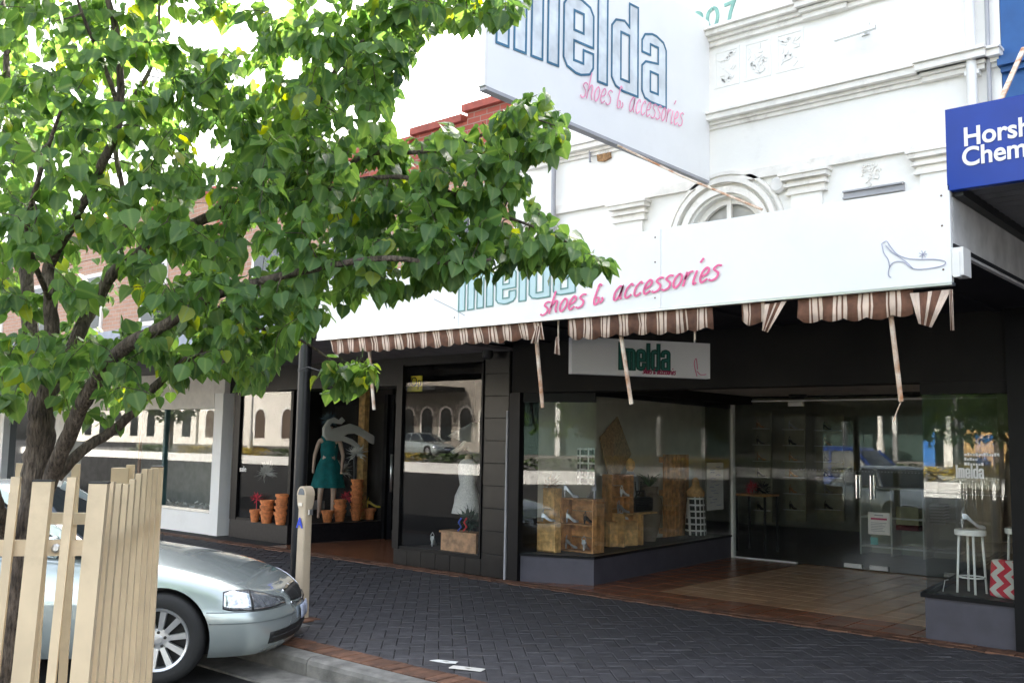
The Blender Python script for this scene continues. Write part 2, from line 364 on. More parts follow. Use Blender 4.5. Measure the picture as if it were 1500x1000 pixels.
def pane(name, p, q, z0, z1, parent, mt=None, th=.01, **k):      # upright glass pane between plan points p and q
    mb = MB(); p = Vector((*p, 0)); q = Vector((*q, 0)); d = (q - p).normalized(); n_ = Vector((-d.y, d.x, 0)) * th / 2
    a, b, c, e = p - n_, q - n_, q + n_, p + n_
    mb.add([(v.x, v.y, z) for z in (z0, z1) for v in (a, b, c, e)], [(0, 3, 2, 1), (4, 5, 6, 7), (0, 1, 5, 4), (1, 2, 6, 5), (2, 3, 7, 6), (3, 0, 4, 7)])
    return mb.build(name, mt or GL, parent, **k)
def wallseg(mb, p, q, z0, z1, th):
    p = Vector((*p, 0)); q = Vector((*q, 0)); d = (q - p).normalized(); n_ = Vector((-d.y, d.x, 0)) * th
    mb.add([(v.x, v.y, z) for z in (z0, z1) for v in (p, q, q + n_, p + n_)], [(0, 3, 2, 1), (4, 5, 6, 7), (0, 1, 5, 4), (1, 2, 6, 5), (2, 3, 7, 6), (3, 0, 4, 7)])
    return mb
# ---------------------------------------------------------------- lettering
def rr(x0, y0, x1, y1, r, corners=(1, 1, 1, 1), n=5):      # rounded rectangle, corners bl br tr tl
    out = []
    for (cx, cy, a0, on) in ((x0, y0, 180, corners[0]), (x1, y0, 270, corners[1]), (x1, y1, 0, corners[2]), (x0, y1, 90, corners[3])):
        if not on: out.append((cx, cy)); continue
        ox = cx + r if cx == x0 else cx - r; oy = cy + r if cy == y0 else cy - r
        for k in range(n + 1):
            a = math.radians(a0 + 90 * k / n); out.append((ox + r * math.cos(a), oy + r * math.sin(a)))
    return out
W, G = .115, .055           # stem and gap in x-heights
def tall_letters():
    L = []; x = 0; g = .055; E = .34
    L.append([[(0, 0), (W, 0), (W, 1.28), (0, 1.28)]]); x = W + g
    w3 = 3 * W + 2 * G
    L.append([[(x, 0), (x + W, 0), (x + W, .86), (x + W + G, .86), (x + W + G, 0), (x + 2 * W + G, 0), (x + 2 * W + G, .86), (x + 2 * W + 2 * G, .86), (x + 2 * W + 2 * G, 0), (x + w3, 0), (x + w3, .85), (x + w3 - .03, .94), (x + w3 - .11, 1.0), (x, 1.0)]]); x += w3 + g
    e = rr(x, 0, x + E, 1.0, .15)
    e = [p for p in e]
    # e: outline with mouth on the right
    outer = [(x + E, .42)] + [(x + E, .85), (x + E - .04, .95), (x + E - .14, 1.0), (x + .14, 1.0), (x + .04, .95), (x, .85), (x, .15), (x + .04, .05), (x + .14, 0), (x + E - .14, 0), (x + E - .04, .05), (x + E, .15), (x + E, .34), (x + E - W, .34), (x + E - W, .16), (x + W, .16), (x + W, .42)]
    L.append([outer, [(x + W, .56), (x + E - W, .56), (x + E - W, .82), (x + W, .82)]]); x += E + g
    L.append([[(x, 0), (x + W, 0), (x + W, 1.28), (x, 1.28)]]); x += W + g
    L.append([[(x + E, 0), (x + E, 1.28), (x + E - W, 1.28), (x + E - W, .94), (x + .16, 1.0), (x + .05, .96), (x, .86), (x, .14), (x + .05, .04), (x + .14, 0)], [(x + W, .16), (x + E - W, .16), (x + E - W, .82), (x + W, .82)]]); x += E + g
    L.append([[(x + E, 0), (x + E, .85), (x + E - .04, .95), (x + E - .14, 1.0), (x + .14, 1.0), (x + .04, .95), (x, .85), (x, .68), (x + W, .68), (x + W, .84), (x + E - W, .84), (x + E - W, .60), (x + .05, .56), (x, .48), (x, .12), (x + .04, .03), (x + .12, 0)], [(x + W, .15), (x + E - W, .15), (x + E - W, .44), (x + W, .44)]]); x += E
    return L, x
TL, TW = tall_letters()
def tall_word(parent, o, ex, ey, nrm, xs, ys, stroke, m_line, m_fill=None, part='lettering', label=None):
    mb = MB(); ex = Vector(ex); ey = Vector(ey); nrm = Vector(nrm); o = Vector(o)
    for let in TL:
        for poly in let: mb.ribbon([(a * xs, b * ys) for a, b in poly], stroke, o + nrm * .004, ex, ey, nrm * .003, closed=True)
    ob = mb.build(part, m_line, parent)
    if label: ob['label'] = label
    if m_fill:
        cu = bpy.data.curves.new('fill', 'CURVE'); cu.dimensions = '2D'; cu.fill_mode = 'BOTH'; cu.extrude = .0008
        for let in TL:
            for poly in let:
                sp = cu.splines.new('POLY'); sp.points.add(len(poly) - 1); sp.use_cyclic_u = True
                for q, (a, b) in zip(sp.points, poly): q.co = (a * xs, b * ys, 0, 1)
        t = bpy.data.objects.new('t', cu); COL.objects.link(t); bpy.context.view_layer.update()
        me = bpy.data.meshes.new_from_object(t.evaluated_get(bpy.context.evaluated_depsgraph_get())); bpy.data.objects.remove(t)
        mb = MB(); mb.add([o + nrm * .002 + ex * v.co.x + ey * v.co.y + nrm * v.co.z for v in me.vertices], [tuple(p.vertices) for p in me.polygons])
        bpy.data.meshes.remove(me); mb.build('lettering', m_fill, parent)
    return ob
SC = {'s': (.55, [[(.56, .92), (.3, 1), (.12, .78), (.45, .45), (.42, .12), (.15, 0), (-.05, .12)]]),
      'h': (.66, [[(.12, 1.75), (.06, .9), (.02, 0)], [(.04, .5), (.25, .92), (.46, .85), (.46, .3), (.6, 0)]]),
      'o': (.6, [[(.3, 1), (.08, .7), (.06, .25), (.25, 0), (.48, .3), (.5, .75), (.3, 1)]]),
      'e': (.58, [[(.08, .42), (.4, .55), (.48, .82), (.3, 1), (.1, .75), (.05, .3), (.22, 0), (.52, .2)]]),
      'a': (.68, [[(.52, .9), (.3, 1), (.06, .6), (.08, .12), (.26, .02), (.46, .4), (.53, .95), (.5, .25), (.64, 0)]]),
      'c': (.56, [[(.5, .82), (.33, 1), (.08, .65), (.08, .18), (.28, 0), (.52, .2)]]),
      'r': (.5, [[(.08, 1), (.06, .5), (.04, 0)], [(.06, .5), (.24, .9), (.48, .95)]]),
      'i': (.32, [[(.12, .95), (.06, .3), (.12, 0), (.26, .1)], [(.2, 1.45), (.34, 1.75)]]),
      '&': (.85, [[(.42, 1.35), (.2, 1.5), (.14, 1.1), (.08, .4), (.2, 0), (.42, .12), (.4, .45), (.2, .5)], [(.62, .45), (.74, .25), (.58, .02)]]),
      ' ': (.45, [])}
def script_word(parent, text, o, ex, ey, nrm, xh, stroke, mt, xs=1, label=None):
    mb = MB(); x = 0
    for ch in text:
        adv, st = SC[ch]
        for s_ in st:
            p = catmull(s_, 5); mb.ribbon([((x + a + .25 * b) * xh * xs, b * xh) for a, b in p], stroke, Vector(o) + Vector(nrm) * .009, ex, ey, Vector(nrm) * .003)
        x += adv + .1
    ob = mb.build('lettering', mt, parent)
    if label: ob['label'] = label
    return ob, x * xh * xs
def text_mesh(parent, body, o, ex, ey, nrm, size, mt, xs=1, bold=0, name='lettering', align='LEFT'):
    cu = bpy.data.curves.new('t', 'FONT'); cu.body = body; cu.size = size; cu.extrude = .002; cu.offset = bold; cu.align_x = align; cu.space_line = .82
    t = bpy.data.objects.new('t', cu); COL.objects.link(t); bpy.context.view_layer.update()
    me = bpy.data.meshes.new_from_object(t.evaluated_get(bpy.context.evaluated_depsgraph_get())); bpy.data.objects.remove(t)
    ex = Vector(ex); ey = Vector(ey); nrm = Vector(nrm)
    mb = MB(); mb.add([Vector(o) + nrm * (.004 + v.co.z) + ex * v.co.x * xs + ey * v.co.y for v in me.vertices], [tuple(p.vertices) for p in me.polygons])
    bpy.data.meshes.remove(me); return mb.build(name, mt, parent)
XD, YD, ZD = Vector((1, 0, 0)), Vector((0, 1, 0)), Vector((0, 0, 1))
# ================================================================ SETTING
FY = 9.1                      # shopfront line
KY = 4.92                     # back of kerb
def struct(o, label=None): o['kind'] = 'structure'; 
g = MB(); g.add([(-400, -400, -.6), (400, -400, -.6), (400, 400, -.6), (-400, 400, -.6)], [(0, 1, 2, 3)])
o = g.build('ground', asph); tag(o, 'flat asphalt ground reaching out under the town', 'ground', kind='structure')
# road: gently rising to the median
g = MB(); ys = [5.55, 3, 1, -2, -5, -9, -9.01, -40]; zs = [-.15, -.15, -.14, -.10, .0, .18, .18, .32]
for i in range(len(ys) - 1):
    g.add([(-90, ys[i + 1], zs[i + 1]), (60, ys[i + 1], zs[i + 1]), (60, ys[i], zs[i]), (-90, ys[i], zs[i])], [(0, 1, 2, 3)])
o = g.build('road', asph); tag(o, 'dark asphalt road in front of the kerb', 'road', kind='structure')
g = MB().box((-7.34, 4.40, -.3), (60, 4.7545, -.135)); o = g.build('gutter', conc); tag(o, 'grey concrete gutter strip along the kerb', 'gutter', kind='structure')
# kerb in cast lengths
kb = thing('kerb', 'worn pale concrete kerb between road and dark paving', 'kerb', (0, 4.85, 0), kind='structure')
first = None; NX, NY = -7.35, 5.60          # the parking bay cuts back into the footpath left of NX
K0 = MB()
prof = [(0, -.2), (0, -.045), (.012, -.015), (.04, 0), (.165, 0), (.165, -.2)]
vs = []; n = len(prof)
for xx in (0.004, 1.196): vs += [(xx, p[0], p[1]) for p in prof]
K0.add(vs, [tuple(range(n)), tuple(reversed(range(n, 2 * n)))] + [((i + 1) % n, i, n + i, n + (i + 1) % n) for i in range(n)])
k0 = K0.build('kerb_length', conc, kb, local=True); x = NX; cnt = 0
while x < 3:
    c = k0 if cnt == 0 else k0.copy(); cnt += 1
    if c is not k0: COL.objects.link(c)
    c.location = (x, KY - .165 - 4.85, -.002 + random.uniform(-.002, .002)); x += 1.2
c = k0.copy(); COL.objects.link(c); c.location = (NX, NY - 4.85, -.003); c.rotation_euler = (0, 0, math.radians(-90)); c.scale = ((NY - KY + .165) / 1.2, 1, 1)
x = NX - 1.2
while x > -20:
    c = k0.copy(); COL.objects.link(c); c.location = (x, NY - .165 - 4.85, -.002 + random.uniform(-.002, .002)); x -= 1.2
# footpath base
fp = thing('footpath', 'charcoal brick paved footpath laid in herringbone with brown brick edges', 'footpath', (0, 7, 0), kind='structure')
box('joint_bed', (NX, KY + .001, -.15), (30, NY, -.008), joint, fp); box('joint_bed', (-60, NY + .0005, -.15), (30, FY + .6, -.008), joint, fp)
# herringbone pavers
PW, PL_ = .115, .23
def brickmesh(lx, ly, h=.05, gap=.007, bev=.004):
    m_ = MB(); a = gap / 2; x0, y0, x1, y1 = a, a, lx - a, ly - a
    vs = [(x0, y0, -h), (x1, y0, -h), (x1, y1, -h), (x0, y1, -h), (x0, y0, -bev), (x1, y0, -bev), (x1, y1, -bev), (x0, y1, -bev),
          (x0 + bev, y0 + bev, 0), (x1 - bev, y0 + bev, 0), (x1 - bev, y1 - bev, 0), (x0 + bev, y1 - bev, 0)]
    return vs, [(0, 1, 5, 4), (1, 2, 6, 5), (2, 3, 7, 6), (3, 0, 4, 7), (4, 5, 9, 8), (5, 6, 10, 9), (6, 7, 11, 10), (7, 4, 8, 11), (8, 9, 10, 11)]
def score(p):
    d = p - CAM; c = Vector((right.dot(d), up.dot(d), -back.dot(d)))
    if c.z < .5: return 1e9
    u = CX + F * c.x / c.z; v = CY - F * c.y / c.z
    if 0 < u < 1500 and 0 < v < 1000: return c.z
    return 1e6 + c.z
def pieces(part, cells, sizes, mt, parent, keep, stuffname, org, rot=0, tilt=.011):
    """cells: (x, y, kind, z) ; nearest `keep` in view become objects, the rest one stuff part"""
    rnd = random.Random(5)
    cells = sorted(cells, key=lambda c: score(Vector((c[0], c[1], 0))))
    ms = {}
    for k, (lx, ly) in sizes.items():
        vs, fs = brickmesh(lx, ly, gap=.009 if part == 'tile' else .007); me = bpy.data.meshes.new(part); me.from_pydata(vs, [], fs); me.materials.append(mt); ms[k] = (me, vs, fs)
    st = MB()
    for i, (x, y, k, z) in enumerate(cells):
        dz = z + rnd.uniform(-.0035, .0025) * min(1, tilt / .008); tx = rnd.uniform(-tilt, tilt); ty = rnd.uniform(-tilt, tilt)
        if i < keep:
            o = bpy.data.objects.new(part, ms[k][0]); COL.objects.link(o); o.parent = parent
            o.location = Vector((x, y, dz)) - org; o.rotation_euler = (tx, ty, rot + rnd.uniform(-.004, .004))
        else:
            cr_, sr_ = math.cos(rot), math.sin(rot); st.add([(x + a * cr_ - b * sr_, y + a * sr_ + b * cr_, dz + c + b * tx - a * ty) for a, b, c in ms[k][1]], ms[k][2])
    if st.v:
        o = st.build(stuffname, mt, parent); o['kind'] = 'stuff'
cells = []; c45 = math.sqrt(.5)
for i in range(-170, 110):
    for j in range(-60, 170):
        k = (i - j) % 4
        if k not in (0, 3): continue
        lx, ly = (2 * PW, PW) if k == 0 else (PW, 2 * PW)
        x, y = i * PW, j * PW; cx_, cy_ = x + lx / 2, y + ly / 2
        wx, wy = (cx_ - cy_) * c45 - 6, (cx_ + cy_) * c45 + 7
        if not (-21 < wx < 3 and KY + .19 < wy < 8.90) or (wx < NX + .2 and wy < NY + .19): continue
        cells.append(((x - y) * c45 - 6, (x + y) * c45 + 7, 'h' if k == 0 else 'v', 0))
pieces('paver', cells, {'h': (PL_, PW), 'v': (PW, PL_)}, paverm, fp, 300, 'paving', Vector((0, 7, 0)), math.pi / 4)
# brown soldier course along the kerb and along the shops
kc = [(NX + .01 + i * PW, KY + .004, 'v', .0065) for i in range(int(10 / PW))] + [(NX - .0 - (i + 1) * PW, NY + .004, 'v', .0065) for i in range(int(13 / PW))]
be = thing('kerb_edging', 'brown brick edging course along the kerb', 'brick edging', (0, 5, 0), kind='structure')
pieces('brick', kc, {'v': (PW, .232)}, brickp, be, 110, 'brick_run', Vector((0, 5, 0)))
se = thing('shop_edging', 'brown brick edging course along the foot of the shopfronts', 'brick edging', (0, 8.9, 0), kind='structure')
sc_ = [(-22 + i * PL_, 8.86, 'h', .0065) for i in range(int(25 / PL_))] + [(-22 + i * PL_ + .115, 8.975, 'h', .007) for i in range(int(25 / PL_))]
pieces('brick', sc_, {'h': (PL_, PW)}, brickp, se, 200, 'brick_run', Vector((0, 8.9, 0)))
# debris and marks near the kerb
for (u, v, r, lab, mt_) in ((652, 969, .10, 'crumpled pale paper scrap on the dark pavers near the kerb', paperw), (684, 979, .13, 'flat pale printed card lying on the dark pavers near the kerb', cream)):
    p = atz(u, v, .004); mb = MB(); rnd = random.Random(u)
    if r < .12:
        pts = [(r * (.6 + .6 * rnd.random()) * math.cos(a / 9 * 2 * math.pi) * 1.3, r * (.35 + .3 * rnd.random()) * math.sin(a / 9 * 2 * math.pi)) for a in range(9)]
    else: pts = rr(-r, -.045, r, .045, .01)
    mb.prism(pts, p + Vector((0, 0, .002)), Vector((.94, .34, 0)), Vector((-.34, .94, 0)), (0, 0, .003)); mb.add([(p.x - .03, p.y, .008), (p.x + .02, p.y - .02, .02), (p.x + .03, p.y + .02, .009)], [(0, 1, 2)])
    o = mb.build('paper_scrap', mt_, base=p); tag(o, lab, 'litter')
# ================================================================ LOBBY (recessed entrance of the shoe shop)
LG = Vector((-6.93, 9.52, 0)); LB = Vector((-7.28, 13.55, 0)); RG = Vector((-3.0, 9.12, 0)); RB = Vector((-3.5, 13.55, 0)); DY = 13.55
lf = thing('lobby_floor', 'tan and red tiled floor of the recessed shop entrance', 'floor', (-5, 11, 0), kind='structure')
box('tile_bed', (-8, FY + .02, -.1), (-2.2, DY + .05, -.006), joint, lf)
T = .30; cr = []; ct = []
# red border tiles at the front and at the left, tan inside
x = -7.95
while x < -2.3:
    y = FY + .02
    r = 0
    while y + T < DY + .3:
        inside = x + T * .5 > LG.x - .35 and x < RG.x + .1
        if y < 9.6 and r < 2 or x < -6.3: cr.append((x, y, 't', 0))
        else: ct.append((x, y, 't', 0))
        y += T; r += 1
    x += T
pieces('tile', cr, {'t': (T, T)}, redt, lf, 120, 'tiles', Vector((-5, 11, 0)), 0, .0025)
pieces('tile', ct, {'t': (T, T)}, tant, lf, 200, 'tiles', Vector((-5, 11, 0)), 0, .0025)
# ================================================================ SHOE SHOP BUILDING
XL, XR = -7.92, -2.22
A = thing('shop_building', 'old white rendered shop building with moulded cornices above a dark recessed shopfront', 'building', (-5, FY, 0))
AO = ORG[A]
# upper wall
mb = MB(); CXA, RZ, AR = -4.95, 3.86, .44
# wall with an arched opening: strips either side + above arc
zt = 8.2  # unseen top shaped for its shadow: tree guard shaded, upper crown lit
mb.box((XL, FY, 2.9), (CXA - AR, FY + .35, zt)); mb.box((CXA + AR, FY, 2.9), (XR - .0, FY + .35, zt))
N = 16; arc = [(CXA + AR * math.cos(math.pi * k / N), RZ + AR * math.sin(math.pi * k / N)) for k in range(N + 1)]
for k in range(N):
    (xa, za), (xb, zb) = arc[k], arc[k + 1]
    mb.add([(xa, FY, za), (xb, FY, zb), (xb, FY, zt), (xa, FY, zt), (xa, FY + .35, za), (xb, FY + .35, zb), (xb, FY + .35, zt), (xa, FY + .35, zt)],
           [(0, 3, 2, 1), (4, 5, 6, 7), (0, 1, 5, 4)])
mb.build('wall', white, A)
box('side_wall', (XL, FY + .36, 2.9), (XL + .3, 20, 8.1), white, A); box('side_wall', (XR - .3, FY + .36, 2.9), (XR, 20, 8.1), white, A)
box('roof', (XL + .3, FY + .36, 7.6), (XR - .3, 20, 7.75), conc, A)
# arch window
aw = MB(); aw.prism([(AR * math.cos(math.pi * k / N), AR * math.sin(math.pi * k / N)) for k in range(N + 1)] + [(-AR, -.9), (AR, -.9)], (CXA, FY + .16, RZ), XD, ZD, (0, .02, 0))
awo = aw.build('arch_window', mat('pale_arch_glass', (.42, .41, .38), .5), A)  # arch glass as an opaque sheet, its dim light put into the pale colour
fr = MB(); fr.ribbon([(AR * .93 * math.cos(math.pi * k / N), AR * .93 * math.sin(math.pi * k / N)) for k in range(N + 1)], .07, (CXA, FY + .14, RZ), XD, ZD, (0, -.05, 0))
fr.bar((CXA, FY + .1, RZ - .9), (CXA, FY + .1, RZ + AR), .05, .04); fr.build('window_frame', trimw, awo)
for rad, wd, dp in ((.50, .07, .05), (.60, .05, .08), (.68, .035, .05)):
    q = MB(); q.ribbon([(rad * math.cos(math.pi * k / 24), rad * math.sin(math.pi * k / 24)) for k in range(25)], wd, (CXA, FY, RZ), XD, ZD, (0, -dp, 0)); q.build('archivolt', trimw, A)
def cornice(name, x0, x1, z0, steps, mt=trimw, parent=A, y0=FY, ends=True):
    mb = MB(); z = z0
    for h, d in steps:
        mb.box((x0 - d * .3, y0 - d, z), (x1 + (d * .3 if ends else 0), y0 - .0005, z + h - .002)); z += h
    return mb.build(name, mt, parent)
# three horizontal mouldings, each breaking forward at the pilasters
PIL = ((-7.72, -7.30), (-6.36, -5.92), (-4.24, -3.82), (-2.98, -2.50))
cornice('cornice', XL, XR - .02, 5.05, ((.04, .03), (.035, .06), (.06, .13), (.025, .16)))
for a, b in ((-7.6, -7.2), (-2.86, -2.36)): cornice('cornice_break', a, b, 5.045, ((.045, .07), (.035, .10), (.065, .18), (.03, .21)))
cornice('architrave', XL, XR - .02, 4.42, ((.06, .05), (.05, .02)), trimw)
cornice('upper_cornice', XL, XR - .02, 5.97, ((.05, .05), (.04, .09), (.05, .15), (.03, .19)))
for a, b in ((-4.0, -3.6),): cornice('cornice_break', a, b, 5.965, ((.055, .09), (.04, .14), (.06, .2), (.035, .24)))
cornice('parapet_coping', XL, XR - .02, 8.2, ((.08, .08), (.06, .14)))
box('blocking', (-3.62, FY - .06, 6.16), (-3.2, FY - .0006, 6.9), trimw, A)
for a, b in PIL:
    sh = MB().box((a + .05, FY - .045, 2.95), (b - .05, FY - .001, 4.18)); sh.build('pilaster', white, A)
    cp = MB(); z = 4.18
    for h, d, e in ((.03, .07, .0), (.05, .05, .02), (.03, .09, -.01), (.035, .06, .01), (.045, .12, -.03), (.03, .14, -.05)):
        cp.box((a + e, FY - d, z), (b - e, FY - .0015, z + h - .001)); z += h
    cp.build('capital', trimw, A)
# three ornament panels: recessed field with a modelled leaf relief
rnd = random.Random(3)
for xa in (-5.05, -4.69, -4.33):
    fr_ = MB(); x1 = xa + .25
    fr_.box((xa - .03, FY - .007, 5.5), (xa, FY - .001, 5.92)); fr_.box((x1, FY - .007, 5.5), (x1 + .03, FY - .001, 5.92)); fr_.box((xa, FY - .007, 5.89), (x1, FY - .001, 5.92)); fr_.box((xa, FY - .007, 5.5), (x1, FY - .001, 5.53))
    po = fr_.build('ornament_panel', white, A)
    rf = MB()
    for k in range(22):
        cx_, cz_ = rnd.uniform(xa + .03, x1 - .03), rnd.uniform(5.56, 5.86); a = rnd.uniform(0, 6.28); l = rnd.uniform(.02, .04)
        rf.bar((cx_ - l * math.cos(a), FY - .008, cz_ - l * math.sin(a)), (cx_ + l * math.cos(a), FY - .008, cz_ + l * math.sin(a)), .014, .005, upv=(0, 1, 0))
    rf.build('relief', white, po)
rf = MB()
for k in range(46):
    a = rnd.uniform(0, 6.28); cz_ = rnd.uniform(4.12, 4.38); hw = .09 * (1 if cz_ > 4.2 else .5); cx_ = -3.39 + rnd.uniform(-hw, hw); l = .014
    rf.bar((cx_ - l * math.cos(a), FY - .008, cz_ - l * math.sin(a)), (cx_ + l * math.cos(a), FY - .012, cz_ + l * math.sin(a)), .012, .012, upv=(0, 1, 0))
rf.build('relief', trimw, A)
mb = MB().lathe((-4.33, FY - .001, 4.31), [(.085, 0), (.085, .05), (.06, .075), (0.001, .08)], 20, (0, -1, 0)); mb.build('round_vent', whitep, A, smooth=True, auto=40)
mb = MB().box((-3.66, FY - .05, 4.06), (-3.08, FY - .001, 4.075)); mb.box((-3.66, FY - .05, 4.125), (-3.08, FY - .001, 4.14)); mb.box((-3.66, FY - .02, 4.075), (-3.08, FY - .0012, 4.125)); mb.build('slot_vent', greyp, A)
mb = MB().bar((-3.62, FY - .28, 5.58), (-3.22, FY - .28, 5.60), .05, .04); mb.bar((-3.42, FY, 5.72), (-3.42, FY - .28, 5.61), .03, .03); mb.box((-3.46, FY - .02, 5.66), (-3.38, FY - .001, 5.78)); mb.build('light_fitting', alu, A)
# 1907
DG = {'1': [[(.2, .8), (.35, 1), (.35, 0)]], '9': [[(.58, .62), (.4, .48), (.15, .55), (.08, .78), (.3, 1), (.55, .9), (.6, .6), (.5, .2), (.25, 0)]],
      '0': [[(.35, 1), (.1, .8), (.06, .4), (.25, 0), (.5, .15), (.6, .55), (.52, .9), (.35, 1)]], '7': [[(.1, .95), (.6, 1), (.42, .55), (.3, 0)]]}
mb = MB(); x = 0
for ch in '1907':
    for s_ in DG[ch]: mb.ribbon([((x + a) * .23, b * .23) for a, b in catmull(s_, 5)] if ch != '7' and ch != '1' else [((x + a) * .23, b * .23) for a, b in s_], .036, (-5.56, FY - .002, 6.19), XD, ZD, (0, -.012, 0))
    x += .86
mb.build('year_numerals', verd, A)
# downpipes
mb = MB().tube([(-7.22, FY - .08, 3.3), (-7.22, FY - .08, 5.5)], .03, 10); mb.build('downpipe', greyp, A, smooth=True, auto=40)
mb = MB().tube([(-2.44, FY - .10, 3.3), (-2.44, FY - .10, 7.5)], .045, 10)
for z in (4.1, 5.0, 6.2): mb.box((-2.5, FY - .11, z), (-2.38, FY - .001, z + .04))
mb.build('downpipe', whitep, A, smooth=True, auto=40)
mb = MB().tube([(-2.31, FY - .05, 3.3), (-2.31, FY - .05, 5.8)], .02, 8); mb.build('conduit', greyp, A, smooth=True, auto=40)
# ---- shopfront structure
box('bulkhead', (XL + .02, FY, 2.27), (XR, FY + .3, 2.9), darkw, A)
box('lobby_ceiling', (XL + .02, FY + .3, 2.42), (XR, DY, 2.47), mat('lobby_ceiling_paint', (.45, .43, .40), .7), A)
box('door_head', (XL + .02, DY, 2.40), (XR, DY + .1, 2.9), darkw, A)
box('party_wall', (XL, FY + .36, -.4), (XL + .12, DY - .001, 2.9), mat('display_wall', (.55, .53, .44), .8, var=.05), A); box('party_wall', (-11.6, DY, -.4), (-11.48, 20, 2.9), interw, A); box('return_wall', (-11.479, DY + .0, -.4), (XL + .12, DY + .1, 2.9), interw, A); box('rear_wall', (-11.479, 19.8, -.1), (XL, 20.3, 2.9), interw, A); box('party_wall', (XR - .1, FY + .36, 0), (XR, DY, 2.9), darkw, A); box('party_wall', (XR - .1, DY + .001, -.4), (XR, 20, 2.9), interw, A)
box('rear_wall', (XL + .001, 19.8, -.1), (XR - .001, 20.3, 7.9), interw, A); box('shop_ceiling', (-11.479, DY + .101, 2.75), (XR - .1, 19.8, 2.9), interw, A)
box('shop_floor', (-11.479, DY + .101, -.05), (XR - .1, 19.8, -.004), interf, A)
# corner piers
box('pier', (XL + .0, FY - .02, 0), (XL + .17, FY + .35, 2.27), black, A)
box('pier', (XR - .03, FY - .06, 0), (XR + .16, FY + .35, 2.9), black, A)
box('pier_strip', (XL - .035, FY - .035, 0), (XL - .012, FY - .01, 2.05), greyp, A)
# plinths (left window, splayed; right window)
W0 = Vector((XL + .17, FY + .04, 0))
SZ = .335
pl = MB(); wallseg(pl, (W0.x, W0.y), (LG.x, LG.y), 0, SZ - .03, .12); wallseg(pl, (LG.x - .001, LG.y + .001), (LB.x, LB.y), 0, SZ - .03, .12); pl.build('plinth', slate, A)
pl = MB(); wallseg(pl, (RG.x, RG.y), (XR - .04, FY + .0), 0, .36, .12); wallseg(pl, (RB.x, RB.y), (RG.x, RG.y + .002), 0, .36, .12); pl.build('plinth', slate, A)
sl_ = MB(); wallseg(sl_, (W0.x, W0.y - .02), (LG.x + .02, LG.y - .02), SZ - .03, SZ, .1); wallseg(sl_, (LG.x + .02, LG.y - .018), (LB.x + .02, LB.y), SZ - .0305, SZ - .0005, .1); sl_.build('sill', black, A)
sl_ = MB(); wallseg(sl_, (RG.x - .03, RG.y - .03), (XR - .04, FY - .03), .36, .40, .1); wallseg(sl_, (RB.x - .03, RB.y), (RG.x - .03, RG.y - .02), .3605, .3995, .1); sl_.build('sill', black, A)
# display floors
mb = MB(); mb.prism([(W0.x, W0.y + .06), (LG.x - .05, LG.y + .05), (LB.x - .03, LB.y), (XL + .12, LB.y), (XL + .12, W0.y + .06)], (0, 0, SZ - .05), XD, YD, (0, 0, .04)); mb.build('display_floor', mat('display_floor_cloth', (.06, .055, .05), .9), A)
mb = MB(); mb.prism([(RG.x + .03, RG.y + .06), (XR - .1, RG.y + .06), (XR - .1, RB.y), (RB.x + .03, RB.y)], (0, 0, .35), XD, YD, (0, 0, .04)); mb.build('display_floor', mat('display_floor_boards', (.10, .085, .07), .6), A)
# frames
fm = MB(); wallseg(fm, (W0.x, W0.y), (LG.x, LG.y), 2.16, 2.30, .06); wallseg(fm, (LG.x, LG.y), (LB.x, LB.y), 2.24, 2.42, .06); fm.build('window_head', black, A)
box('head_fill', (XL + .17, FY + .3, 2.30), (LG.x, DY, 2.419), darkw, A)
fm = MB(); wallseg(fm, (RG.x, RG.y), (XR - .04, FY + .01), 2.16, 2.269, .06); fm.build('window_head', darkw, A)
pane('window_pane', (W0.x, W0.y + .03), (LG.x - .012, LG.y + .02), SZ, 2.17, A); pane('window_pane', (LG.x - .012, LG.y + .035), (LB.x, LB.y), SZ, 2.26, A)
pane('window_pane', (RG.x + .01, FY + .035), (XR - .04, FY + .035), .40, 2.17, A, GLS); pane('window_pane', (RG.x + .01, RG.y + .045), (RB.x, RB.y), .40, 2.40, A, GLS)
# poster inside the side pane
p1 = atx(1052, 702, -7.17); p2 = atx(1078, 762, -7.22)
b0 = Vector((-7.215, 12.8, 0)); dr = (LB - LG).normalized()
def onside(t, off=.03): return LG + (LB - LG) * t + Vector((-off - .05, 0, 0))
pa = onside(.82); pb = onside(.965)
mb = MB(); mb.add([(pa.x, pa.y, .72), (pb.x, pb.y, .72), (pb.x, pb.y, 1.42), (pa.x, pa.y, 1.42), (pa.x - .004, pa.y, .72), (pb.x - .004, pb.y, .72), (pb.x - .004, pb.y, 1.42), (pa.x - .004, pa.y, 1.42)], [(0, 1, 2, 3), (7, 6, 5, 4), (0, 4, 5, 1), (1, 5, 6, 2), (2, 6, 7, 3), (3, 7, 4, 0)])
po = mb.build('poster', paperw, base=(pa.x, pa.y, .72)); tag(po, 'white poster with faint ink sketches inside the side display pane', 'poster')
mb = MB(); d_ = (pb - pa); nn = Vector((1, 0, 0))
for k in range(14):
    s_ = rnd.uniform(.1, .6); z = 1.36 - k * .044; mb.ribbon([(s_ * d_.length, z), ((s_ + .12) * d_.length, z + rnd.uniform(-.02, .02)), ((s_ + .28) * d_.length, z)], .012, (pa.x, pa.y, 0), d_.normalized(), ZD, nn * .002)
io = mb.build('lettering', lilac, po, base=(pa.x, pa.y, .72)); 
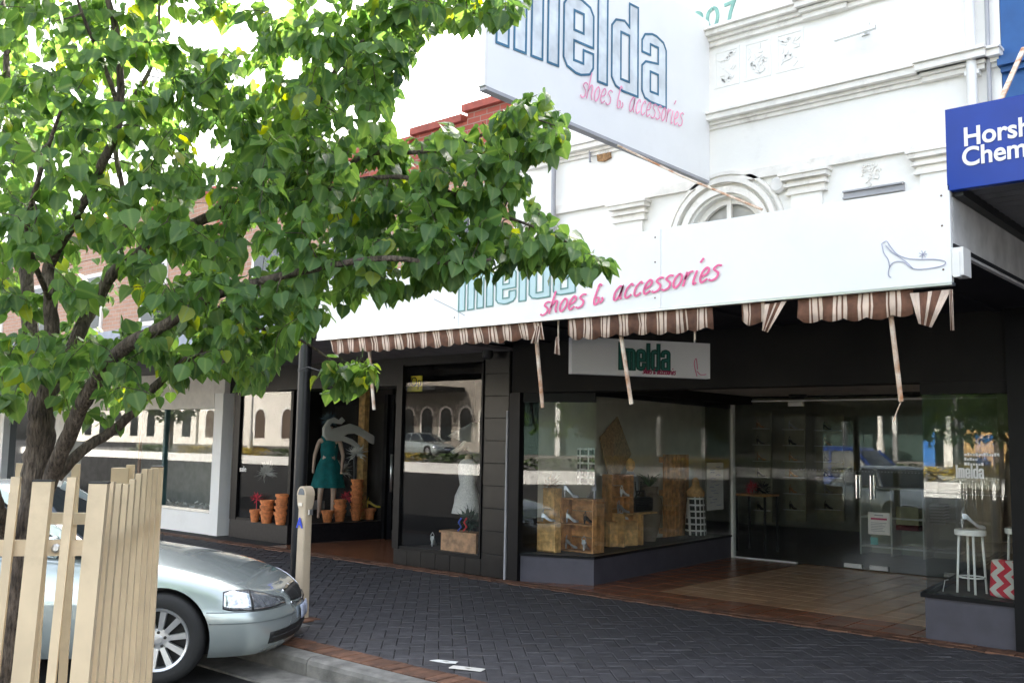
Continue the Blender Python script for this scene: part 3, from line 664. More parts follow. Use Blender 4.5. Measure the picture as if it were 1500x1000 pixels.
# ---- glazed doors
dw = thing('glass_entrance', 'frameless glass entrance doors with chrome handles at the back of the lobby', 'door', (-5.4, DY, 0))
def DX(u): return aty(u, 750, DY).x
XA, XB, XC, XD2, XE = LB.x, DX(1167), DX(1267), DX(1378), RB.x
mb = MB().box((XA - .0, DY - .04, 0), (XA + .04, DY + .04, 2.36)); mb.box((XA + .04, DY - .03, 2.34), (XE, DY + .03, 2.36)); mb.box((XA + .04, DY - .02, 0), (XB, DY + .02, .02)); mb.build('frame', whitep, dw)
pane('glass_panel', (XA + .04, DY), (XB - .005, DY), .02, 2.34, dw, GLS); pane('glass_panel', (XD2 + .005, DY), (XE, DY), .02, 2.34, dw, GLS)
for a, b, hx in ((XB, XC - .004, XC - .09), (XC + .004, XD2, XC + .11)):
    d = pane('door_leaf', (a, DY), (b, DY), .015, 2.335, dw, GLS)
    hm = MB().tube([(hx, DY - .06, .98), (hx, DY - .06, 1.30)], .022, 12)
    for z in (1.0, 1.28): hm.tube([(hx, DY - .06, z), (hx, DY - .005, z)], .012, 8)
    hm.tube([(hx, DY + .06, .98), (hx, DY + .06, 1.30)], .022, 12); hm.build('handle', chrome, d, smooth=True, auto=50, base=ORG[dw])
    px_ = XC - .3 if b < XC else XC + .06
    box('patch_fitting', (px_, DY - .03, .02), (px_ + .25, DY + .03, .075), whitep, d, base=ORG[dw])
box('patch_fitting', (XD2 + .03, DY - .03, .02), (XD2 + .22, DY + .03, .075), whitep, dw)
box('patch_fitting', (XB - .1, DY - .03, 2.27), (XB + .12, DY + .03, 2.33), whitep, dw)
for x in (XB + .2, XC + .8): MB().lathe((x, DY - .35, 2.42), [(.13, 0), (.13, -.03), (.08, -.06), (.01, -.065)], 16).build('ceiling_light', darkpl, dw)
dots = MB(); x = XB + .03
while x < XE - .03: dots.box((x, DY - .014, 1.345), (x + .016, DY - .009, 1.361)); x += .045
dd = dots.build('safety_dots', whitep, dw); dd['kind'] = 'stuff'
dots = MB(); x = RG.x + .03
while x < XR - .08: dots.box((x, FY + .018, 1.275), (x + .008, FY + .022, 1.283)); x += .022
dd = dots.build('safety_dots', whitep, A); dd['kind'] = 'stuff'
nx = DX(1272); box('notice', (nx, DY - .018, .50), (nx + .30, DY - .012, .80), paperw, dw); mb = MB()
mb.box((nx + .04, DY - .021, .70), (nx + .26, DY - .0185, .725))
rm = mb.build('notice_text', crims, dw); mb = MB()
for k in range(6): mb.box((nx + .04, DY - .021, .545 + k * .022), (nx + .04 + rnd.uniform(.15, .22), DY - .0185, .551 + k * .022))
mb.box((nx + .09, DY - .021, .755), (nx + .21, DY - .0185, .768)); mb.build('notice_text', greyp, dw)
box('sticker', (nx + .03, DY - .018, .36), (nx + .13, DY - .012, .46), mat('teal_sticker', (.2, .5, .48), .5), dw)
# word on the right-hand window
gx = aty(1401, 700, FY + .02)
tall_word(A, (gx.x, FY + .02, gx.z + .005), XD, ZD, -YD, .115, .085, .003, whitep, whitep, label='white imelda lettering on the right window')
mb = MB()
for (u, v, wd) in ((1413, 667, .27), (1413, 674, .09), (1413, 681, .14)):     # three lines too small to read
    p = aty(u, v, FY + .02); x = 0
    while x < wd:
        l = rnd.uniform(.012, .02); mb.box((p.x + x, FY + .012, p.z), (p.x + x + l, FY + .016, p.z + rnd.choice((.018, .018, .026)))); x += l + .006
mb.build('lettering', whitep, A)
# ---- tiled pier between the shops and the boutique front, below
def skinmesh(name, V_, E_, R_, mt, parent=None, sub=2, base=None, root=0, label=None):
    o0 = ORG.get(parent, Vector((0, 0, 0))) if parent is not None else Vector(base or (0, 0, 0))
    if base is not None: o0 = Vector(base)
    me = bpy.data.meshes.new(name); me.from_pydata([tuple(Vector(v) - o0) for v in V_], E_, [])
    t = bpy.data.objects.new('t', me); COL.objects.link(t); t.modifiers.new('s', 'SKIN')
    for i, r in enumerate(R_):
        sv = me.skin_vertices[0].data[i]; sv.radius = (r, r) if not hasattr(r, '__len__') else r; sv.use_root = (i == root)
    sb = t.modifiers.new('b', 'SUBSURF'); sb.levels = sub; sb.render_levels = sub
    bpy.context.view_layer.update()
    m2 = bpy.data.meshes.new_from_object(t.evaluated_get(bpy.context.evaluated_depsgraph_get())); bpy.data.objects.remove(t)
    m2.materials.clear(); m2.materials.append(mt); m2.name = name
    for p in m2.polygons: p.use_smooth = True
    o = bpy.data.objects.new(name, m2); COL.objects.link(o)
    if parent is not None: o.parent = parent; ORG[o] = ORG.get(parent, Vector((0, 0, 0)))
    else: o.location = o0; ORG[o] = o0
    return o
# ================================================================ BOUTIQUE (black shopfront, brick above)
BY = 9.5
B = thing('boutique_building', 'brick building with stepped red parapet over a black tiled boutique front', 'building', (-11, BY, 0))
def BX(u, v=700, y=BY): return aty(u, v, y).x
bx0 = BX(331)                                    # left edge of the black front
box('wall', (bx0, FY + .02, 2.95), (XL - .01, FY + .4, 5.95), brickw, B)
rpw = MB(); redz = ((-8.9, 6.05), (-10.2, 5.95), (-12.0, 5.85), (bx0, 5.75)); x1 = XL - .01
for x, z in ((-8.75, 6.02), (-9.75, 5.90), (-11.2, 5.78), (bx0, 5.66)):
    rpw.box((x, FY - .03, 5.3), (x1 - .002, FY + .018, z)); x1 = x
rpw.build('parapet', redbr, B); x1 = XL - .01
for x, z in ((-8.75, 6.02), (-9.75, 5.90), (-11.2, 5.78), (bx0, 5.66)):
    box('coping', (x - .05, FY - .10, z + .002), (x1 - .052, FY + .42, z + .10), mat('red_coping', (.34, .07, .045), .7, var=.15), B); x1 = x
mb = MB().prism([(-.55, 0), (.55, 0), (.45, .12), (0, .3), (-.45, .12)], (-11.3, FY - .08, 5.89), XD, ZD, (0, .3, 0)); mb.build('gable', redbr, B)
for (xa, xb) in ((-9.6, -8.6), (-11.6, -10.6), (-13.6, -12.6)):
    f = box('window', (xa, FY - .02, 3.7), (xb, FY + .019, 4.9), cream, B)
    box('pane', (xa + .08, FY - .03, 3.78), (xb - .08, FY - .021, 4.82), carglass, f, base=ORG[B])
# frontage pieces
sh = MB().box((bx0, BY, 2.42), (-12.86, BY + .25, 2.92)); sh.box((-12.859, FY + .05, 2.42), (-9.9, BY + .2, 2.92)); sh.box((-9.899, FY + .02, 2.70), (-8.38, FY + .3, 2.92)); sh.build('shop_fascia', black, B)
text_mesh(B, 'C', aty(351, 556, BY - .01), XD, ZD, -YD, .24, orange)
text_mesh(B, 'O', aty(409, 556, BY - .01), XD, ZD, -YD, .24, orange)
a2, b2 = Vector((BX(424), BY + .03, 0)), Vector((-12.66, 11.3, 0))
SB = .30
pl = MB(); pl.box((BX(339), BY, 0), (a2.x - .002, BY + .15, SB)); wallseg(pl, (a2.x, a2.y - .03), (b2.x, b2.y), 0, SB, .12); pl.build('plinth', mat('black_granite', (.016, .015, .018), .35, spec=.35, var=.3, scale=20), B)
box('display_floor', (bx0 + .1, BY + .151, SB - .05), (a2.x - .05, 11.4, SB - .002), mat('dark_carpet', (.05, .035, .03), .9), B)
fm = MB().box((BX(345) - .12, BY - .01, SB), (BX(348), BY + .08, 2.42)); fm.box((a2.x - .03, BY - .01, SB), (a2.x + .035, BY + .08, 2.42)); fm.box((BX(345), BY - .0, SB), (a2.x - .031, BY + .07, SB + .04)); fm.build('window_frame', black, B)
pane('window_pane', (BX(348), BY + .03), (a2.x - .03, BY + .03), SB + .04, 2.42, B); pane('window_pane', (a2.x + .02, BY + .09), (b2.x, b2.y), SB, 2.42, B)
box('frame_post', (b2.x - .03, b2.y - .03, 0), (b2.x + .05, b2.y + .06, 2.45), black, B)
# lobby of boutique
tf = thing('boutique_lobby_floor', 'dark floor of the boutique entrance recess', 'floor', (-11.3, 10.4, 0), kind='structure')
box('slab', (-12.9, FY + .021, -.1), (-8.0, 13, -.005), redt, tf)
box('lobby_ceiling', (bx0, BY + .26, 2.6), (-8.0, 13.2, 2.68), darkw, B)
dd = thing('boutique_door', 'black framed boutique door with a long pale pull handle', 'door', (-11.4, 11.35, 0))
fm = MB()
for xa, xb in ((-12.6, -12.5), (-11.55, -11.42), (-10.25, -10.1)): fm.box((xa, 11.32, 0), (xb, 11.4, 2.45))
fm.box((-12.499, 11.33, 2.3), (-10.25, 11.39, 2.449)); fm.box((-12.499, 11.33, 0), (-10.25, 11.39, .15)); fm.build('frame', black, dd); pane('glass_panel', (-12.5, 11.36), (-11.55, 11.36), .15, 2.3, dd); pane('glass_panel', (-11.42, 11.36), (-10.25, 11.36), .15, 2.3, dd)
hp = aty(574, 665, 11.25); hq = aty(573, 720, 11.25); MB().tube([(hp.x, 11.25, hq.z), (hp.x, 11.25, hp.z)], .022, 10).build('handle', alu, dd, smooth=True)
# window W3
w3l, w3r = -9.93, -8.385
W3Y = FY + .03
fm = MB(); fm.box((w3l - .07, W3Y - .04, .21), (w3l + .05, W3Y + .05, 2.70)); fm.box((w3l + .051, W3Y - .03, .21), (w3r, W3Y + .04, .25)); fm.box((w3r - .03, W3Y - .03, .251), (w3r, W3Y + .04, 2.66)); fm.box((w3l + .051, W3Y - .03, 2.68), (w3r, W3Y + .04, 2.70)); fm.build('window_frame', black, B)
pane('window_pane', (w3l + .05, W3Y), (w3r - .03, W3Y), .25, 2.66, B)
wallm = MB(); wallseg(wallm, (w3l - .05, W3Y + .06), (-10.1, 11.3), 0, 2.7, .06); wallm.build('return_wall', black, B)
box('display_floor', (w3l - .02, W3Y + .06, .15), (w3r + .3, 10.7, .22), mat('dark_carpet', (.05, .035, .03)), B)
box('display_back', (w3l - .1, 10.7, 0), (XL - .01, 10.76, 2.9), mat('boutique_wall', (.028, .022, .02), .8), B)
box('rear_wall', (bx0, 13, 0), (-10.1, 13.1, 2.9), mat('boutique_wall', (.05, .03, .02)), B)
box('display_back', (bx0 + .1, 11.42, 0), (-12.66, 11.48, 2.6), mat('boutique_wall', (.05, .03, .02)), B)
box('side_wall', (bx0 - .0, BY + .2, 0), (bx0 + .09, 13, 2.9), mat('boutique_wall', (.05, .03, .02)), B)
box('timber_post', (-13.28, 11.2, SB), (-13.12, 11.3, 2.6), wood, B)
# tiled plinth and pier: each tile a piece
pb_ = box('pier_core', (w3r + .001, FY + .035, 0), (XL - .04, FY + .4, 2.9), joint, B)
box('plinth_core', (w3l - .07, FY + .035, 0), (w3r, FY + .2, .21), joint, B)
me_t = {}
def tilepart(x0, z0, w_, h_, y):
    k = (round(w_, 4), round(h_, 4))
    if k not in me_t:
        q = bevel_box((.003, 0, .003), (w_ - .003, .012, h_ - .003), .002); me = bpy.data.meshes.new('tile'); me.from_pydata([tuple(v) for v in q.v], [], q.f); me.materials.append(blackt); me_t[k] = me
    o = bpy.data.objects.new('tile', me_t[k]); COL.objects.link(o); o.parent = B; o.location = Vector((x0, y, z0)) - ORG[B]
    o.rotation_euler = (random.uniform(-.006, .006), 0, random.uniform(-.006, .006))
pw_ = (XL - .04 - w3r) ; z = 0
while z < 2.85:
    tilepart(w3r, z, pw_, .28, FY + .018); z += .28
n_ = 6; tw_ = (w3r - (w3l - .07)) / n_
for i in range(n_): tilepart(w3l - .07 + i * tw_, .0, tw_, .205, FY + .020)
sp_ = aty(716, 515, 9.0); mb = MB(); mb.lathe((sp_.x, 8.98, sp_.z - .09), [(.05, 0), (.07, .03), (.07, .15), (.04, .18)], 16); mb.box((sp_.x - .02, 9.0, sp_.z + .05), (sp_.x + .02, FY + .02, sp_.z + .08)); o = mb.build('wall_speaker', darkpl, base=(sp_.x, 9, sp_.z - .09), smooth=True, auto=40); tag(o, 'small black cylindrical fitting high on the black tiled pier', 'speaker')
# yellow sign inside W3, word cut by the frame
yp = aty(592, 551, 9.26); yq = aty(617, 573, 9.26)
ys_ = box('open_sign', (yp.x, 9.26, yq.z), (yq.x, 9.28, yp.z), yellsign, base=(yp.x, 9.26, yq.z)); tag(ys_, 'yellow sign with black letters hanging inside the tall boutique window', 'sign')
text_mesh(ys_, 'e Op', (yp.x + .02, 9.26, yq.z + .07), XD, ZD, -YD, .19, inkb, xs=.85)
tp = aty(347, 690, BY + .02); text_mesh(B, 'sale', (BX(349), BY + .022, aty(350, 690, BY).z), XD, ZD, -YD, .13, whitep, bold=.002)
# ================================================================ WHITE SHOP far left
Cc = thing('white_shop_building', 'white rendered shopfront with wide display window at the far left', 'building', (-18, BY, 0))
cw = MB(); zs0, zs1 = .36, 2.16
wl, wr = BX(100), BX(318)
cw.box((wr, BY - .12, 0), (bx0 - .01, BY + .25, 2.42)); cw.box((wl, BY - .1, 0), (wr - .001, BY + .25, zs0)); cw.box((-30, BY - .1, zs1), (bx0 - .01, BY + .25, 2.9)) if 0 else None
cw.build('wall', white, Cc)
cw = MB(); cw.box((wl - 14, BY - .101, zs1), (bx0 - .32, BY + .25, 3.0)); cw.box((bx0 - .318, BY - .1, 2.421), (bx0 - .01, BY + .25, 3.0)); cw.build('wall', cream, Cc)
box('wall', (wl - .5, BY - .12, 0), (wl - .001, BY + .25, zs1 - .001), cream, Cc)
box('wall', (-34, FY + .02, 3.0), (bx0 - .01, FY + .4, 5.9), brickw, Cc)
box('coping', (-34, FY - .05, 5.902), (bx0 - .06, FY + .45, 6.0), mat('red_coping', (0, 0, 0)), Cc)
for k in range(6):
    xa = bx0 - 1.6 - k * 2.4; f = box('window', (xa - .9, FY - .02, 3.7), (xa, FY + .019, 4.9), cream, Cc); box('pane', (xa - .82, FY - .03, 3.78), (xa - .08, FY - .021, 4.82), carglass, f, base=ORG[Cc])
pane('window_pane', (wl, BY + .0), (BX(240) - .03, BY + .0), zs0, zs1, Cc); pane('window_pane', (BX(240) + .03, BY), (wr, BY), zs0, zs1, Cc)
box('mullion', (BX(240) - .03, BY - .04, zs0), (BX(240) + .03, BY + .05, zs1), mat('teal_frame', (.05, .12, .12), .5), Cc)
box('mullion', (BX(200) - .03, BY + .02, zs0), (BX(200) + .03, BY + .06, zs1), mat('timber_frame', (.22, .09, .03), .5), Cc)
fr = MB().box((wr - .06, BY - .03, zs0 + .001), (wr - .001, BY + .03, zs1 - .001)); fr.box((wl, BY - .035, zs0 + .001), (wr - .061, BY + .035, zs0 + .05)); fr.build('window_frame', alu, Cc)
box('display_floor', (wl, BY + .26, .25), (wr + .2, 11, .3), cream, Cc); box('display_back', (-40, 11.6, 0), (bx0 - .02, 11.7, 3.05), mat('white_shop_wall', (.30, .31, .28), .8), Cc)
rnd = random.Random(11)
mb = MB()
for k in range(150):
    p = Vector((rnd.uniform(wl + .3, wr - .05), rnd.uniform(BY + .3, BY + .7), .33 + rnd.uniform(0, .12))); a = rnd.uniform(0, 6.28)
    e1 = Vector((math.cos(a), math.sin(a) * .6, rnd.uniform(-.6, .6))) * .05; e2 = Vector((-math.sin(a), math.cos(a), rnd.uniform(0, .9))) * .04
    mb.add([p - e1, p + e2, p + e1, p - e2], [(0, 1, 2, 3)])
o = mb.build('shell_display', paperw); tag(o, 'low row of pale flowers along the sill of the white shop window', 'flowers', kind='stuff')
# far-left neighbour
Fc = thing('grey_shop_building', 'grey and white shopfront beyond the white shop at the far left edge', 'building', (-24, BY, 0))
xx = wl - .51
for k, (mt_, wd) in enumerate(((greyp, .5), (carglass, 2.2), (whitep, .25), (greyp, .6), (carglass, 2.4), (whitep, .3), (cream, 2.0), (carglass, 2.5), (greyp, 3))):
    box('window' if mt_ is carglass else 'pier', (xx - wd, BY + (.05 if mt_ is carglass else -.1), 0 if mt_ is not carglass else .4), (xx - .002, BY + .2, zs1 - .001), mt_, Fc)
    if mt_ is carglass: box('plinth', (xx - wd, BY - .05, 0), (xx - .002, BY + .2, .399), greyp, Fc)
    xx -= wd
# ================================================================ NEIGHBOUR AWNING (left) with black post
N1 = thing('street_awning', 'blue grey street awning over the boutique and the white shop', 'awning', (-16, 7.5, 2.8))
AY = 6.1
box('fascia', (-34, AY, 2.72), (-8.0, AY + .05, 3.02), mat('blue_grey_paint', (.30, .33, .40), .5), N1)
box('soffit', (-34, AY + .051, 2.80), (-7.936, BY - .13, 2.84), mat('grey_soffit', (.22, .20, .20), .7), N1)
mb = MB(); mb.add([(-34, AY + .02, 3.021), (-7.936, AY + .02, 3.021), (-7.936, FY - .02, 3.34), (-34, FY - .02, 3.34), (-34, AY + .02, 3.0), (-7.936, AY + .02, 3.0), (-7.936, FY - .02, 3.30), (-34, FY - .02, 3.30)], [(0, 1, 2, 3), (7, 6, 5, 4), (0, 4, 5, 1), (1, 5, 6, 2), (2, 6, 7, 3), (3, 7, 4, 0)])
mb.build('roof_sheet', mat('blue_grey_paint', (.2, .23, .3)), N1)
for k, px_ in enumerate((aty(440, 700, AY + .1).x,)):
    P_ = thing('awning_post', 'round black steel post carrying the street awning beside the parking meter', 'post', (px_, AY + .1, 0))
    MB().lathe((px_, AY + .1, 0), [(.11, 0), (.11, .02), (.068, .03), (.068, 2.68), (.10, 2.70), (.10, 2.79)], 20).build('shaft', mat('black_post_paint', (.012, .012, .013), .3, spec=.35), P_, smooth=True, auto=40)
    cl = MB().lathe((px_, AY + .1, 2.35), [(.072, 0), (.072, .03)], 20); cl.tube([(px_, AY + .03, 2.36), (px_ + .25, AY - .05, 2.38), (px_ + .5, AY - .1, 2.33), (px_ + .9, AY - .1, 2.36)], .006, 6); cl.build('wire_clamp', darkpl, P_)
# ================================================================ SHOE SHOP AWNING
AW = thing('shop_awning', 'box awning with long white sign fascia lettered imelda shoes & accessories', 'awning', (-5, 7.5, 2.9))
ax0, ax1, az0, az1 = -7.93, -1.80, 2.665, 3.262
seams = [ax0, aty(672, 450, AY).x, aty(968, 400, AY).x, ax1]
for a, b in zip(seams[:-1], seams[1:]):
    bevel_box((a + .0015, AY, az0), (b - .0015, AY + .04, az1), .003).build('fascia_panel', signw, AW)
box('fascia_trim', (ax0, AY - .006, az0 - .018), (ax1, AY + .06, az0 - .001), alu, AW)
box('soffit', (ax0, AY + .061, 2.88), (ax1, FY - .021, 2.91), soffm, AW)
for k in range(6): box('soffit_batten', (ax0 + .6 + k * 1.0, AY + .062, 2.858), (ax0 + .64 + k * 1.0, FY - .022, 2.879), soffm, AW)
mb = MB().box((ax0, AY + .041, 3.20), (ax1, FY - .003, 3.235)); mb.build('roof_sheet', conc, AW)
box('side_panel', (ax1 - .03, AY + .062, 2.862), (ax1 - .001, FY - .02, 3.25), mat('dull_white_panel', (.62, .61, .60), .6, stain=.1), AW)
box('side_panel', (ax0 + .0, AY + .062, 2.862), (ax0 + .03, FY - .15, 3.198), mat('dull_white_panel', (1, 1, 1)), AW)
e0 = MB().box((ax1 + .002, AY - .01, 2.70), (ax1 + .07, AY + .14, 2.87)); e0.box((ax1 + .012, AY - .02, 2.69), (ax1 + .05, AY + .02, 2.84)); e0.build('gutter_end', whitep, AW)
bolts = MB(); rnd = random.Random(4)
for s_ in seams[1:]:
    for z in (az0 + .08, az0 + .35, az1 - .06):
        bolts.lathe((s_ - .05, AY - .0005, z), [(.007, 0), (.005, .004)], 8, (0, -1, 0))
bolts.build('bolt', mat('rusted_screw', (.16, .09, .06)), AW)
# fascia lettering
f0 = aty(672, 457, AY); f1 = aty(843, 425, AY)
tall_word(AW, (f0.x, AY, 2.795), Vector((1, 0, .045)), ZD, -YD, (f1.x - f0.x) / TW, .30, .011, mat('dull_teal_line', (.12, .28, .26), .5), palea, label='teal outlined imelda lettering on the white fascia')
s0 = aty(793, 463, AY); s1 = aty(1057, 400, AY); exv = Vector((1, 0, .115)).normalized()
o, wdt = script_word(AW, 'shoes & accessories', (s0.x, AY, 2.69), exv, ZD, -YD, .10, .014, pink, label='pink handwritten shoes and accessories lettering'); AW_S = (s1.x - s0.x) / wdt
o.data.transform(Matrix.Translation(s0 - ORG[AW]) @ Matrix.Scale(AW_S, 4, XD) @ Matrix.Translation(ORG[AW] - s0))
# shoe drawing
mb = MB(); hp0 = aty(1293, 402, AY); sx_ = (aty(1385, 400, AY).x - hp0.x)
dr_ = [[(.0, .95), (.08, 1.0), (.14, .85), (.25, .62), (.42, .48), (.62, .42), (.85, .38), (1.0, .30), (.96, .2), (.7, .16), (.5, .2), (.34, .4), (.2, .42), (.12, .3), (.1, .1), (.14, .02)], [(.0, .95), (.03, .7), (.1, .5), (.12, .3)], [(.06, .9), (.16, .7), (.3, .52)], [(.3, .52), (.4, .38), (.5, .2)]]
for s_ in dr_: mb.ribbon([(a * sx_, b * .24) for a, b in catmull(s_, 5)], .006, (hp0.x, AY - .003, 2.72), XD, ZD, (0, -.003, 0))
for k in range(7): a = k * .9; mb.ribbon([(.66 * sx_, .13), (.66 * sx_ + .025 * math.cos(a), .13 + .025 * math.sin(a))], .004, (hp0.x, AY - .003, 2.72), XD, ZD, (0, -.003, 0))
mb.build('shoe_drawing', lilac, AW)
crk = MB(); cpts = [aty(u, v, AY) for u, v in ((636, 438), (652, 446), (664, 452), (681, 462))]; crk.ribbon([(p.x + 5, p.z) for p in cpts], .006, (-5, AY - .002, 0), XD, ZD, (0, -.002, 0)); crk.build('cracked_line', greyp, AW)
# striped valance in torn lengths
def valance(x0, x1, hgt, fold0=0, fold1=0, seed=1, skew=0.0):
    mb = MB(); mb.m = 0; n = int((x1 - x0) / .011); per = .17; rnd = random.Random(seed); ph = rnd.random() * 6
    cols = []
    for i in range(n + 1):
        x = x0 + (x1 - x0) * i / n; t = (x - x0)
        hh = hgt * (1 - .0) + .022 * abs(math.sin(math.pi * t / .155)) + .006 * math.sin(t * 9 + ph)
        e = 0
        if i < 4: hh -= .02 * (4 - i) / 4
        yy = AY + .030 + .008 * math.sin(t * 31 + ph) + .006 * math.sin(t * 13)
        cols.append([(x + skew * 0 , AY + .03, az0 - .019), (x + skew * hh * .5 + .004 * math.sin(t * 40), yy, az0 - .019 - hh * .5), (x + skew * hh, yy + .008 * math.sin(t * 25 + 1 + ph) - .004, az0 - .019 - hh)])
    k = len(mb.v); mb.v += [Vector(p) for c in cols for p in c]
    for i in range(n):
        xx = (x0 + (x1 - x0) * (i + .5) / n); f = (xx / per) % 1
        m_ = 1 if (f < .10 or .17 < f < .34 or .41 < f < .51) else 0
        for r in range(2):
            a = k + i * 3 + r; mb.f.append((a, a + 1, a + 4, a + 3)); mb.mi.append(m_)
    o = mb.build('valance', [stripb, stripw], AW, smooth=True)
    md = o.modifiers.new('thick', 'SOLIDIFY'); md.thickness = .0025
    return o
vx = lambda u, v=470: aty(u, v, AY + .03).x
valance(vx(484, 500), vx(793, 485), .128, seed=1, skew=.25); valance(vx(832, 480), vx(1043, 460), .150, seed=2, skew=.05)
valance(vx(1086, 455), vx(1122, 455), .130, seed=3); valance(vx(1169, 450), vx(1338, 445), .150, seed=5)
def flap(pts, seed):        # folded scrap: stripes run along its first edge
    mb = MB(); P_ = [Vector(p) for p in pts]; n = 9
    for i in range(n):
        a, b = i / n, (i + 1) / n
        f = (i * .29) % 1; mb.m = 1 if f < .42 else 0
        y = lambda p, t: Vector((p.x, p.y - .010 - .006 * math.sin(t * 9 + seed), p.z))
        mb.add([y(P_[0].lerp(P_[1], a), a), y(P_[0].lerp(P_[1], b), b), y(P_[3].lerp(P_[2], b), b + 1), y(P_[3].lerp(P_[2], a), a + 1)], [(0, 1, 2, 3)])
    o = mb.build('valance_flap', [stripb, stripw], AW, smooth=True); md = o.modifiers.new('thick', 'SOLIDIFY'); md.thickness = .003; return o
fq = lambda *uv: [aty(u, v, AY + .03) for u, v in uv]
flap(fq((1122, 446), (1153, 441), (1126, 487), (1117, 484)), 1)
flap(fq((1334, 430), (1394, 424), (1366, 480), (1346, 474)), 2)
flap(fq((1391, 424), (1396, 424), (1399, 484), (1393, 484)), 3)
flap(fq((786, 478), (793, 477), (790, 503), (779, 503)), 4)
flap(fq((815, 494), (820, 493), (821, 520), (814, 518)), 5)
# old awning arms left hanging
for (a, b) in (((785, 488), (795, 597)), ((908, 480), (925, 592)), ((1303, 445), (1320, 588)), ((541, 512), (548, 600)), ((818, 468), (818, 500)), ((1018, 455), (1018, 498))):
    p = aty(*a, AY + .09); q = aty(*b, AY + .09); mid = p.lerp(q, .5); r = .0165 if b[1] > 530 else .007
    mb = MB().tube([p, mid, q], [r, r, r * .95], 8)
    mb.build('awning_arm', rust, AW, smooth=True, auto=50)
q = aty(1320, 588, AY + .09); mb = MB().tube([q, aty(1313, 604, AY + .08), aty(1309, 617, AY + .08)], .004, 6); mb.build('loose_wire', rust, AW)
# ================================================================ PROJECTING SIGN
SX = -5.1
PS = thing('projecting_sign', 'big white sign board projecting from the facade lettered imelda in blue outline', 'sign', (SX, 7.3, 4.46))
sy0, sy1, sz0, sz1 = 5.50, 9.04, 4.475, 6.25
bevel_box((SX - .07, sy0, sz0), (SX, sy1, sz1), .004).build('panel', signw, PS)
box('bottom_frame', (SX - .073, sy0 - .01, sz0 - .03), (SX + .004, sy1, sz0 - .001), greyp, PS)
box('edge_frame', (SX - .073, sy0 - .03, sz0), (SX + .004, sy0 - .001, sz1), whitep, PS)
tall_word(PS, (SX, 5.60, 4.87), Vector((0, 1, .065)), ZD, XD, (8.16 - 5.60) / TW, .70, .021, mat('blue_outline', (.03, .15, .26), .5), mat('pale_blue_fill', (.76, .81, .84), .5), label='blue outlined imelda lettering on the projecting sign')
script_word(PS, 'shoes & accessories', (SX + .004, 6.72, 4.735), Vector((0, 1, .105)).normalized(), ZD, XD, .145, .012, mat('light_pink_lettering', (.82, .30, .46), .5), xs=.96, label='pink handwritten lettering on the projecting sign')
mb = MB()
for a, b in ((atx(905, 213, SX), aty(1116, 307, AY + .1)), (atx(1040, 262, SX - .06), aty(950, 232, FY - .05))):
    mb.tube([a, a.lerp(b, .5) + Vector((0, 0, -.02)), b], .010, 6)
mb.build('stay_rod', rust, PS)
bk = MB(); c_ = aty(884, 228, FY - .03); bk.add([], []); bk.prism([(-.10, .02), (-.04, .08), (.08, .05), (.10, -.04), (.0, -.07), (-.09, -.05)], c_, XD, ZD, (0, .029, 0)); bk.build('bracket_plate', mat('rusted_plate', (.50, .28, .12), .8, var=.3, scale=30), PS)
c_ = aty(864, 232, FY - .05); MB().tube([c_ + Vector((0, 0, .09)), c_, c_ + Vector((.02, -.02, -.05))], .014, 6).build('hook', greyp, PS)
# ================================================================ HANGING SIGN under the awning
hz = 2.66; h1 = atz(838, 493, hz); h2 = atz(1040, 503, hz); hb1 = aty(840, 543, h1.y).z; hb2 = aty(1040, 558, h2.y).z
HS = thing('hanging_sign', 'small white sign lettered imelda hanging crooked under the awning', 'sign', h1.lerp(h2, .5))
dx = (h2 - h1).normalized(); nn = Vector((dx.y, -dx.x, 0)); hbz = (hb1 + hb2) / 2
mb = MB(); A_ = [h1, h2]; th = .09
mb.add([h1 + Vector((0, 0, hbz - hz)), h2 + Vector((0, 0, hbz - hz)), h2, h1] + [p - nn * th for p in (h1 + Vector((0, 0, hbz - hz)), h2 + Vector((0, 0, hbz - hz)), h2, h1)], [(0, 1, 2, 3), (7, 6, 5, 4), (0, 4, 5, 1), (1, 5, 6, 2), (2, 6, 7, 3), (3, 7, 4, 0)])
mb.build('panel', signw, HS); L_ = (h2 - h1).length
tall_word(HS, h1 + dx * L_ * .33 + Vector((0, 0, (hbz - hz) * .84)), dx, ZD, nn, L_ * .37 / TW, (hz - hbz) * .58, .013, mat('dark_green_line', (.0, .09, .06)), tealn, label='green imelda lettering')
script_word(HS, 'shoes & accessories', h1 + dx * L_ * .50 + Vector((0, 0, (hbz - hz) * .93)), dx, ZD, nn, .034, .008, crims, xs=.8)
mb = MB()
for s_ in ([(.90, -.95), (.88, -.6), (.895, -.45), (.905, -.75)], [(.90, -.8), (.93, -.9), (.97, -.88)]): mb.ribbon([(a * L_, b * (hz - hbz)) for a, b in catmull(s_, 4)], .006, h1 + nn * .003, dx, ZD, nn * .003)
mb.build('shoe_drawing', pink, HS)
mb = MB()
for t in (.12, .9): p = h1.lerp(h2, t) - nn * .045; mb.tube([p, Vector((p.x, p.y, 2.878))], .008, 6)
mb.build('hanger_rod', alu, HS)
